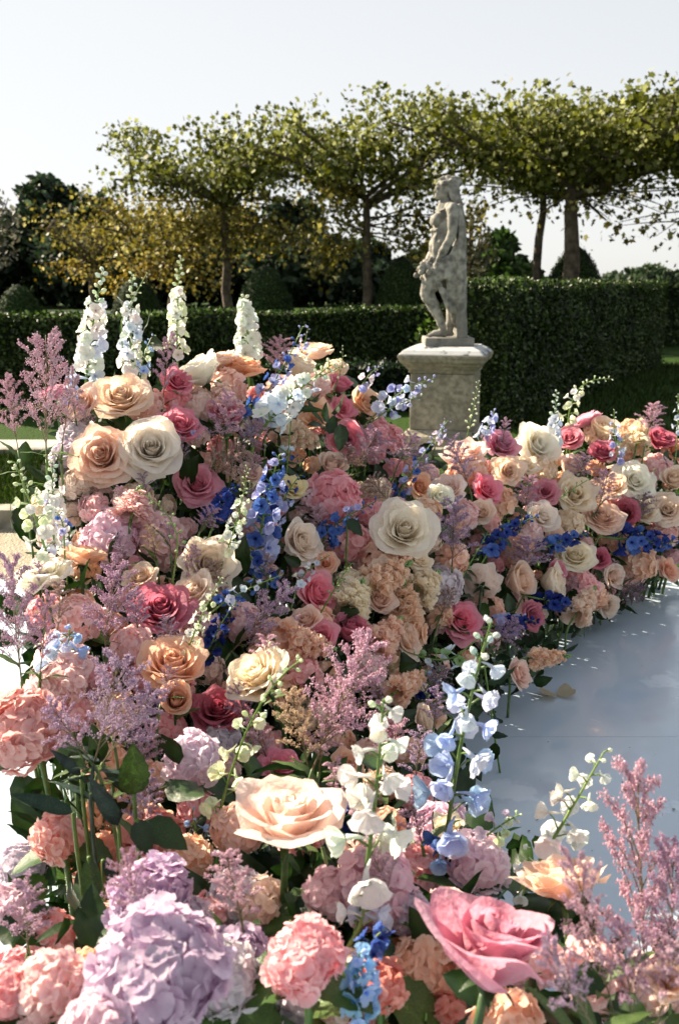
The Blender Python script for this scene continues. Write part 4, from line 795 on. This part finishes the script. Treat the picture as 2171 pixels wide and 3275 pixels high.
delph([(1200,1325),(1290,1250),(1385,1213)],66,'lilacblue','bell',n=20,col2='bluewhite',D=2.5,lab='pale lilac delphinium sprays reaching toward the pedestal',short='sprays by the pedestal'); delph([(1215,1330),(1280,1290),(1345,1270)],52,'bluewhite','bell',n=12,col2='lilacblue',D=2.45); delph([(1150,1250),(1180,1200),(1225,1168)],50,'lilacblue','loose',n=12,col2='greylilac',D=2.6)
delph([(817,1800),(850,1620),(894,1455)],110,'blue','loose',n=30,col2='lilacblue',D=1.82,lab='thick cobalt blue delphinium in the middle of the bank',short='thick cobalt delphinium',budfrac=.1); delph([(725,1765),(792,1495)],54,'white','loose',n=34,col2='greenwhite',D=1.65,lab='narrow greenish white spike in front of the cobalt one',short='narrow greenish spike',budfrac=.4)
delph([(850,1720),(905,1600),(960,1520)],70,'deepblue','loose',n=16,col2='lilacblue',D=1.9); delph([(690,1660),(755,1555)],76,'deepblue','dense',n=18); delph([(905,1440),(960,1470)],50,'blue','loose',n=9,col2='bluewhite')
delph([(1035,1765),(1060,1690),(1200,1605)],85,'blue','loose',n=28,col2='lilacblue',lab='bright blue delphinium curving right above the coral heads',short='curving blue delphinium',budfrac=.15)
delph([(1251,1635),(1310,1520),(1430,1347)],60,'blue','loose',n=24,col2='lilacblue',D=2.3,lab='sparse blue delphinium with dark stem leaning to the right arm',short='sparse blue delphinium')
delph([(1555,1775),(1620,1700),(1718,1650)],64,'deepblue','dense',n=24,col2='blue'); delph([(1738,1752),(1876,1706)],60,'deepblue','dense',n=22,col2='blue'); delph([(1963,1721),(2060,1730),(2160,1735)],84,'deepblue','loose',n=32,col2='blue',lab='dense dark blue delphinium lying level at the right end',short='level dark blue delphinium',budfrac=.1)
delph([(1728,1916),(1846,1942)],60,'deepblue','dense',n=18,col2='darkblue'); delph([(1575,2003),(1718,1983)],70,'darkblue','dense',n=24,col2='lilacblue'); delph([(1498,1375),(1515,1300),(1529,1221)],42,'greenwhite','bud',n=22,D=2.65,lab='slim spike of white buds in front of the pedestal',short='slim bud spike')
delph([(1764,1440),(1772,1350),(1779,1252)],52,'bluewhite','dense',n=26,D=2.85,budfrac=.45); delph([(1815,1370),(1850,1245),(1953,1212)],50,'white','loose',n=26,D=3.0,col2='greenwhite',budfrac=.6,lab='white budded delphinium bending its tip to the right',short='bent white delphinium'); delph([(1539,1405),(1580,1308)],52,'lilacblue','dense',n=16,col2='bluewhite')
delph([(1386,1425),(1422,1344)],40,'lilacblue','loose',n=12,col2='greylilac'); delph([(1978,1476),(1963,1313)],44,'bluewhite','loose',n=18,D=2.9,col2='lilacblue'); delph([(2164,1390),(2167,1262)],36,'bluewhite','loose',n=14,D=3.0)
delph([(597,2090),(650,1960),(709,1848)],58,'white','loose',n=26,col2='greenwhite',D=1.42,budfrac=.3); delph([(700,1940),(780,1890),(904,1838)],60,'blue','loose',n=20,col2='bluewhite',D=1.55); delph([(658,2108),(755,1925)],72,'deepblue','loose',n=22,col2='darkblue',D=1.52)
delph([(945,1894),(980,1830),(1052,1777)],52,'bluewhite','loose',n=14,col2='white'); delph([(1052,1914),(1090,1850),(1123,1802)],44,'greenbud','bud',n=16,D=1.72); delph([(600,1400),(640,1360)],40,'paleblue','loose',n=7)
delph([(1432,2640),(1490,2300),(1572,1985)],165,'bluewhite','bell',n=27,col2='iceblue',D=1.05,D2=1.0,lab='tall bluish white delphinium rising in front of the floor',short='tall bluish delphinium',budfrac=.25); delph([(1400,2860),(1432,2660)],165,'paleblue','bell',n=10,col2='blue',D=1.05,budfrac=0.05)
delph([(1170,2800),(1205,2500),(1225,2240)],195,'white','bell',n=17,D=.88,lab='bold white bell delphinium right of the huge peach rose',short='bold white bells',budfrac=.12); delph([(1130,3000),(1160,2840)],150,'bluewhite','bell',n=7,D=.85,col2='white',budfrac=.1)
delph([(1745,2720),(1830,2580),(1930,2405)],130,'white','bell',n=15,D=1.0,lab='white bell delphinium leaning right over the empty floor',short='leaning white bells',budfrac=.1,ped=1.15); delph([(655,2810),(740,2480),(800,2330),(960,2110)][::1][0:4:1] if False else [(660,2810),(780,2360),(965,2110)],105,'greenwhite','bell',n=26,D=1.12,D2=1.05,lab='slender greenish spike bowing right across the pointed cream rose',short='bowing greenish spike',budfrac=.45)
delph([(640,2790),(615,2600)],90,'paleblue','bell',n=10,D=1.1,col2='bluewhite',budfrac=.15); delph([(1139,3250),(1149,3050)],135,'skyblue','dense',n=20,D=.74,col2='paleblue',budfrac=.05,lab='sky blue delphinium at the very bottom by the coral head',short='sky blue delphinium'); delph([(1190,3040),(1235,2970)],110,'deepblue','dense',n=8,D=.80,col2='blue',budfrac=.0)
delph([(1519,2700),(1600,2640),(1660,2605)],80,'greenwhite','bell',n=10,D=1.05,col2='greylilac',budfrac=.3); delph([(1060,2690),(1130,2600),(1190,2575)],85,'darkblue','dense',n=14,D=1.12,col2='deepblue',budfrac=.1); delph([(175,2150),(225,2010)],110,'paleblue','bell',n=14,D=1.35,col2='bluewhite',budfrac=.1); delph([(1660,2860),(1690,2720)],80,'white','bell',n=5,D=1.0,budfrac=.0)
delph([(566,1770),(545,1660),(440,1568)],60,'greenbud','bud',n=14,D=1.6,lab='green bud spray hooking left below the spiral dusty pink rose'); delph([(800,1780),(905,1899)],70,'deepblue','loose',n=14,col2='blue'); delph([(1480,1840),(1560,1700)],50,'greenbud','bud',n=14); delph([(1779,1599),(1891,1527)],44,'greenbud','bud',n=12,col2='greenwhite')
delph([(1470,2090),(1400,2110),(1290,2080)],70,'bluewhite','loose',n=14,col2='greenbud',D=1.8); delph([(1340,2240),(1400,2130)],60,'darkblue','loose',n=12,D=1.75,col2='paleblue'); delph([(2070,1560),(2090,1500)],36,'greenbud','bud',n=8)

# ---- feathery plumes
plume((150,1470),(150,1072),240,'dustyplume',D=1.8,var=2,lab='wide dusty pink plume standing at the left edge against the hedge',short='wide left edge plume',leaves=7,green=(.16,.26,.06)); plume((60,1440),(20,1200),120,'dustyplume',D=1.8,var=0); plume((200,1420),(240,1180),110,'dustyplume',D=1.82,var=1)
plume((520,1290),(545,1066),95,'pinkplume',D=2.05,var=1); plume((690,1440),(735,1255),150,'mauveplume',D=1.98,var=0); plume((650,1520),(790,1440),170,'brownplume',var=2); plume((880,1210),(895,1080),150,'pinkplume',D=2.45,var=2); plume((760,1440),(830,1355),150,'mauveplume',var=2)
plume((1130,1500),(1210,1380),220,'mauveplume',var=4); plume((1090,1510),(1120,1430),160,'brownplume',var=2); plume((1270,1490),(1325,1390),150,'mauveplume',var=2); plume((1330,1530),(1350,1450),120,'purpleplume',var=2); plume((1445,1810),(1450,1590),165,'purpleplume',var=0,lab='tall purple plume right of the scalloped ivory rose',short='tall purple plume'); plume((1680,1840),(1690,1720),180,'purpleplume',var=2)
plume((1600,1440),(1620,1335),60,'mauveplume',var=3); plume((2065,1400),(2095,1285),110,'pinkplume',D=3.0,var=0,lab='pink plume fanning up at the right end',short='fanning pink plume'); plume((1850,1545),(1870,1450),120,'mauveplume',var=0); plume((1910,1630),(1945,1510),130,'pinkplume',var=2); plume((1670,1650),(1700,1520),110,'mauveplume',var=0)
plume((2040,1680),(2060,1570),130,'darkplume',var=2); plume((1960,1860),(2050,1900),140,'darkplume',var=2); plume((1580,2060),(1660,1990),140,'purpleplume',var=2); plume((70,2180),(35,1780),200,'mauveplume',D=1.28,var=0,lab='lilac plume rising in front of the floppy ivory rose',short='lilac plume at the left'); plume((130,2150),(150,1900),120,'mauveplume',D=1.3,var=1); plume((335,2110),(370,1790),210,'mauveplume',D=1.4,var=0,lab='mauve plume just left of the raspberry rose',short='mauve plume left of raspberry')
plume((300,2450),(385,2105),330,'purpleplume',D=1.05,var=4,lab='broad purple plume over the dark leaves at lower left',short='broad purple plume',leaves=8,green=(.05,.09,.07)); plume((290,2430),(150,2240),180,'purpleplume',D=1.06,var=0); plume((330,2440),(500,2200),220,'purpleplume',D=1.08,var=2); plume((735,2090),(935,1870),160,'purpleplume',D=1.55,var=0,lab='purple plume slanting right beneath the blue florets',short='slanting purple plume')
plume((1000,2460),(1180,2035),300,'pinkplume',D=1.12,var=2,lab='big pink plume in mid front left of the bold white bells',short='big pink plume'); plume((985,2460),(930,2200),190,'tanplume',D=1.14,var=0,lab='tan feathery plume left of the big pink one',short='tan plume'); plume((1020,2470),(1060,2230),180,'dustyplume',D=1.13,var=1)
plume((2060,3260),(2035,2440),330,'pinkplume',D=.84,var=0,lab='tallest pink plume at the bottom right corner',short='tallest corner plume',leaves=5); plume((1960,3240),(1830,2740),230,'dustyplume',D=.74,var=2); plume((2140,3260),(2150,2700),260,'mauveplume',D=.8,var=2); plume((1900,3290),(1740,3010),190,'purpleplume',D=.66,var=2); plume((2020,3290),(1990,2950),250,'mauveplume',D=.72,var=4); plume((2100,3280),(2170,3000),220,'dustyplume',D=.7,var=0)
plume((640,1700),(690,1620),110,'mauveplume',var=1); plume((500,1790),(480,1680),90,'tanplume',var=1); plume((1370,2220),(1420,2130),130,'darkplume',var=2); plume((1385,2330),(1400,2200),110,'purpleplume',var=1); plume((1250,1610),(1180,1530),140,'brownplume',var=2); plume((1500,1560),(1440,1400),110,'purpleplume',var=1)

# ---- hydrangeas and other round heads
for a in [(357,1714,215,'lilacpink'),(510,1714,170,'palepink'),(425,1600,150,'blush'),(300,1620,110,'palepink'),(219,1459,140,'greylilac'),(240,1388,120,'whitelilac'),(245,1545,115,'blush'),(970,1587,125,'lilacpink'),(1180,1577,130,'beige'),(1108,1724,160,'hpink'),(1190,1640,130,'hpink'),(1220,1810,190,'hpeach'),(1134,1890,190,'peachwhite'),
 (1404,1868,165,'whitelilac'),(1276,2010,170,'hpeach'),(878,2060,200,'hpeach'),(194,2185,180,'palepink'),(255,1970,175,'palepink'),(709,2373,150,'greylilac'),(1052,2847,170,'lilacpink'),(1399,2638,190,'lilacpink'),(1302,2914,160,'greylilac'),(1210,3138,190,'darkcoral'),(1524,2745,220,'lilacpink'),(741,3062,230,'lilac'),
 (1493,1507,140,'hpeach'),(1728,1497,125,'peachwhite'),(1815,1670,115,'beige'),(2024,1798,150,'hpeach'),(1840,1864,150,'hpink'),(1907,1390,100,'peachwhite'),(2019,1375,90,'hpeach'),(1550,1670,95,'coral'),(2100,1487,100,'palepink'),(2121,1700,100,'coral'),(1973,1584,95,'hpink'),(715,1235,150,'blush'),(1236,1400,110,'hpink'),(1165,1360,100,'hpeach'),(1881,1901,120,'hpeach'),(1260,1740,150,'hpeach'),(638,1290,130,'blush'),
 (560,1270,110,'hpink'),(880,1300,120,'blush'),(470,1290,120,'palepink'),(1360,1640,120,'hpeach'),(640,2000,130,'palepink'),(420,2060,150,'palepink'),(930,1240,110,'blush'),(1010,1225,110,'palepink'),(1070,1175,80,'peachwhite'),(780,1980,150,'palepink'),(960,2150,150,'hpink'),(1000,2000,150,'hpeach'),(1440,1780,130,'hpeach'),(1640,1760,130,'hpeach'),(1690,1700,110,'palepink'),(1980,1720,110,'hpeach'),(1600,1600,110,'hpeach'),(1480,1640,110,'palepink'),(830,1700,140,'palepink'),(1400,1960,110,'hpeach'),(1560,1950,120,'hpeach'),(1170,2140,150,'palepink'),(1290,2190,120,'hpeach')]:
    hyd(*a, push=.05)
hyd(1067,1587,205,'hpink',lab='pink hydrangea head above the curving blue delphinium',short='pink hydrangea mid bank'); hyd(75,2320,285,'coral',D=1.15,lab='large coral pink hydrangea at the left edge',short='large coral hydrangea',big=True,ax=(-.1,.5,.8)); hyd(612,2424,200,'whitelilac',D=1.2,lab='white lilac hydrangea left of the bowing greenish spike',short='white lilac hydrangea')
hyd(195,2150,220,'palepink',D=1.35,push=0); hyd(185,2670,170,'coral',D=1.08,lab='upright pink coral hydrangea behind the lower left stalks',short='upright coral hydrangea',sq=1.3); hyd(77,2766,185,'whitelilac',D=1.15,lab='sunlit whitish hydrangea at the left edge on the floor',short='sunlit whitish hydrangea'); hyd(28,2893,160,'lilacpink',D=.97); hyd(485,2865,290,'lilac',D=.86,lab='lilac hydrangea directly behind the giant lilac one',short='second lilac hydrangea',big=True)
hyd(495,3125,500,'lilac',D=.70,lab='giant pale lilac hydrangea filling the bottom left',short='giant lilac hydrangea',big=True,ax=(-.05,.7,.7)); hyd(700,3120,280,'whitelilac',D=.75,push=0); hyd(150,3150,250,'palepink',D=.72,lab='ruffled pale pink head left of the giant lilac hydrangea',short='ruffled pale pink head'); hyd(20,3170,190,'hpink',D=.72); hyd(485,2705,260,'darkcoral',D=1.1,lab='shaded dark coral hydrangea behind the second lilac one',short='shaded coral hydrangea')
hyd(761,2860,200,'whitelilac',D=.95,lab='loose white lilac hydrangea under the huge peach rose',short='loose white hydrangea'); hyd(975,3060,270,'hpink',D=.74,lab='pink hydrangea with coral heart at bottom centre',short='bottom centre hydrangea',big=True); hyd(1210,2832,290,'lilacpink',D=.92,lab='lilac pink hydrangea behind the bold white bells',short='lilac pink hydrangea',big=True); hyd(330,2960,170,'palepink',D=.98); hyd(300,2760,150,'darkcoral',D=1.15); hyd(850,2960,200,'beige',D=.95); hyd(590,2960,200,'whitelilac',D=.85)
hyd(1330,3100,200,'greylilac',D=.88); hyd(880,3250,220,'greylilac',D=.78); hyd(1400,3260,200,'darkcoral',D=.80); hyd(1130,3270,220,'darkcoral',D=.80); hyd(1900,3150,200,'palepink',D=.85); hyd(310,3280,260,'lilacpink',D=.66)

# ---- more heads packed between and behind the blooms
POLY = [(130,1480),(330,1300),(700,1230),(1050,1210),(1180,1380),(1400,1480),(1700,1470),(2165,1440),(2165,1800),(1950,1890),(1700,1960),(1560,2060),(1400,2200),(1330,2500),(1420,2780),(1500,3000),(1750,3000),(2165,3080),(2165,3270),(0,3270),(0,2960),(330,2930),(330,2500),(230,2250),(130,2000),(130,1700)]
def inside(x, y):
    c = False; n = len(POLY)
    for i in range(n):
        (x1, y1), (x2, y2) = POLY[i], POLY[i-1]
        if (y1 > y) != (y2 > y) and x < (x2-x1)*(y-y1)/(y2-y1)+x1: c = not c
    return c
fr = random.Random(99); done = []
for _ in range(6000):
    x, y = fr.uniform(0, 2171), fr.uniform(1220, 3270); sc = .22/DEP(x, y)*600
    if not inside(x, y) or any(math.hypot(x-q[0], y-q[1]) < sc*1.06 for q in done): continue
    done.append((x, y))
    hyd(x, y, sc*fr.uniform(1.1, 1.45), fr.choice(['palepink', 'hpeach', 'blush', 'hpink', 'peachwhite', 'hpink', 'palepink', 'hpeach', 'peach']), push=.10, leaf=False)
for _ in range(3000):
    x, y = fr.uniform(60, 2171), fr.uniform(1300, 3100); d_ = DEP(x, y)
    if not inside(x, y) or any(math.hypot(x-q[0], y-q[1]) < 95/d_*1.5 for q in done[-60:] if q[1] < 0 or len(q) == 3): continue
    done.append((x, y, 1)); h_ = 190/d_*fr.uniform(.8, 1.2)
    plume((x, y), (x+fr.uniform(-.45, .45)*h_, y-h_), h_*.8, fr.choice(['mauveplume', 'purpleplume', 'dustyplume', 'pinkplume', 'brownplume']), D=d_+.02, leaves=1)
    if len([1 for q in done if len(q) == 3]) > 42: break

# ---- peach stocks
stock((1180,1880),(1310,1800),105,'hpeach'); stock((890,2040),(1065,2075),105,'hpeach',lab='peach stock lying right below the pair of mauve rosebuds',short='lying peach stock'); stock((1255,2220),(1358,2150),80,'hpeach'); stock((1690,2105),(1820,2098),62,'hpeach',D=2.05,lab='peach stock with green tip reaching over the floor',short='stock over the floor'); stock((1290,1990),(1287,1850),110,'hpeach'); stock((880,1370),(1030,1420),85,'peachwhite')
stock((1320,1900),(1400,1830),110,'peachwhite'); stock((1100,1960),(1160,1860),120,'peachwhite'); stock((1190,2080),(1280,1980),110,'hpeach'); stock((1830,1980),(1900,1880),80,'peachwhite'); stock((2030,1440),(2050,1340),75,'peachwhite'); stock((1180,1420),(1230,1340),80,'hpink'); stock((420,1660),(450,1560),110,'palepink'); stock((720,1320),(700,1220),90,'blush')

# ---- single dark leaves at the lower left
bigleaf(235,2600,50,2528,'lance',1.0,(.02,.05,.03),'long dark pointed leaf reaching to the left over the white floor',wide=1.2); bigleaf(430,2540,428,2390,'broad',1.02,(.05,.10,.02),'broad green leaf standing upright behind the broad purple plume',wide=.62,roll=.5); bigleaf(285,2740,305,2960,'lance',.98,(.035,.08,.02),'long green leaf hanging straight down between the lower left stalks',wide=1.4); bigleaf(470,2625,600,2710,'oval',1.0,(.04,.085,.02),'veined green leaf pointing right below the white lilac hydrangea')
bigleaf(440,2620,480,2740,'oval',.98,(.025,.06,.02),'dark drooping leaf above the second lilac hydrangea'); bigleaf(140,2880,60,2810,'broad',1.0,(.03,.07,.015),'toothed dark leaf beside the sunlit whitish hydrangea'); bigleaf(150,2900,100,2910,'broad',.98,(.04,.09,.02),'toothed leaf just below the darker toothed one'); bigleaf(330,2750,390,2860,'lance',1.0,(.02,.045,.03),'narrow blackish leaf arching right among the lower left stalks',wide=1.2)
bigleaf(940,2900,1030,2890,'broad',.93,(.02,.06,.02),'dark leaf above the bottom centre hydrangea'); bigleaf(1110,1660,1160,1710,'oval',1.93,(.02,.05,.012),'single dark leaf among the pink heads by the curving blue delphinium'); bigleaf(380,2640,300,2500,'lance',1.0,(.025,.05,.045),'bluish dark leaf rising behind the lower left stalks',wide=1.3); bigleaf(260,2480,180,2400,'lance',1.05,(.03,.05,.05),'small bluish leaf under the broad purple plume',wide=1.2)

# ---- greenery filling the bank below the blooms
nr = np.random.default_rng(5); mb = MB()
for p, R in FOL:
    for i in range(12 if p.z > .16 else 9):
        d = Vector((nr.normal(), nr.normal(), nr.normal())).normalized(); q = p + Vector((nr.normal()*.045, abs(nr.normal())*.05+(.03 if p.z > .16 else .07)+R*.3, -R*.9-abs(nr.normal())*.10-.01))
        if q.z < .02: q.z = .03+nr.random()*.07
        mb.addx(LEAF_T if i % 3 else LANCE_T, mat_to(q, d, nr.uniform(.035, .07), nr.random()*6), nr.uniform(-.1, .3))
o = link('foliage', mb.mesh('foliage', M_GREEN), None, (.035, .075, .02)); tag(o, 'dark green leaves filling the flower bank beneath the blooms', 'foliage', None, 'stuff')

# ---- fallen petal and crumbs on the floor
p = P(1779, 2228, .95/math.tan(PITCH+math.atan((2228-1637.5)/FPX))); k = px2m(p)
mb = MB()
for s_ in (-1, 1):
    V, F, v = petal_tpl(.042, .028, .3, 7, 6, .1, .1); V = V @ np.array(Matrix.Rotation(rad(-90*s_+12), 3, 'Z')).T; mb.add(V+np.array((s_*.002, 0, .004)), F, .3*v.reshape(-1))
o = link('fallen_petal', mb.mesh('fallen_petal', M_PETAL), None, (.62, .54, .40), Matrix.Translation((p.x, p.y, .001))); tag(o, 'two-lobed tan petal lying alone on the glossy floor', 'petal')
mb = MB()
for i in range(34):
    sx, sy = rng.uniform(1500, 2171), rng.uniform(1950, 2850); q = P(sx, sy, .95/math.tan(PITCH+math.atan((sy-1637.5)/FPX))); s = rng.uniform(.0012, .0038); V, F, v = petal_tpl(s*2, s*.7, .2, 3, 3); mb.add(V @ np.array(Matrix.Rotation(rng.random()*6, 3, 'Z')).T+np.array((q.x, q.y, .0015)), F, .2)
o = link('crumbs', mb.mesh('crumbs', M_STEM), None, (.05, .05, .04)); tag(o, 'dark plant crumbs sprinkled over the glossy floor', 'crumbs', None, 'stuff')

# ------------------------------------------------------------------ labels: each says what the thing is and where it stands among the others
GROUP = dict(rose='roses in the flower bank', delphinium='delphinium spikes in the flower bank', astilbe='feathery plumes in the flower bank', hydrangea='hydrangeas in the flower bank', stock_flower='stocks in the flower bank', leafy_sprig='single leaves in the flower bank')
def way(dx, dy):
    a = math.degrees(math.atan2(-dy, dx)) % 360
    return ['right of', 'above and right of', 'directly above', 'above and left of', 'left of', 'below and left of', 'directly below', 'below and right of'][int((a+22.5)//45) % 8]
used = set(); CATS = dict(rose='rose', delphinium='delphinium', astilbe='plume', hydrangea='hydrangea', stock_flower='stock', leafy_sprig='leaf')
for o, sx, sy, look, lab in ITEMS:
    kind = o.name.split('.')[0]
    if not lab:
        an = sorted(ANCH, key=lambda q: math.hypot(q[0]-sx, q[1]-sy)); lab = None
        for x, y, s in an[:7]:
            cand = '%s just %s the %s' % (look, way(sx-x, sy-y), s); key = (look, way(sx-x, sy-y), s)
            if key not in used: used.add(key); lab = cand; break
        lab = lab or '%s between the %s and the %s' % (look, an[0][2], an[1][2])
    tag(o, lab, CATS[kind], GROUP[kind])
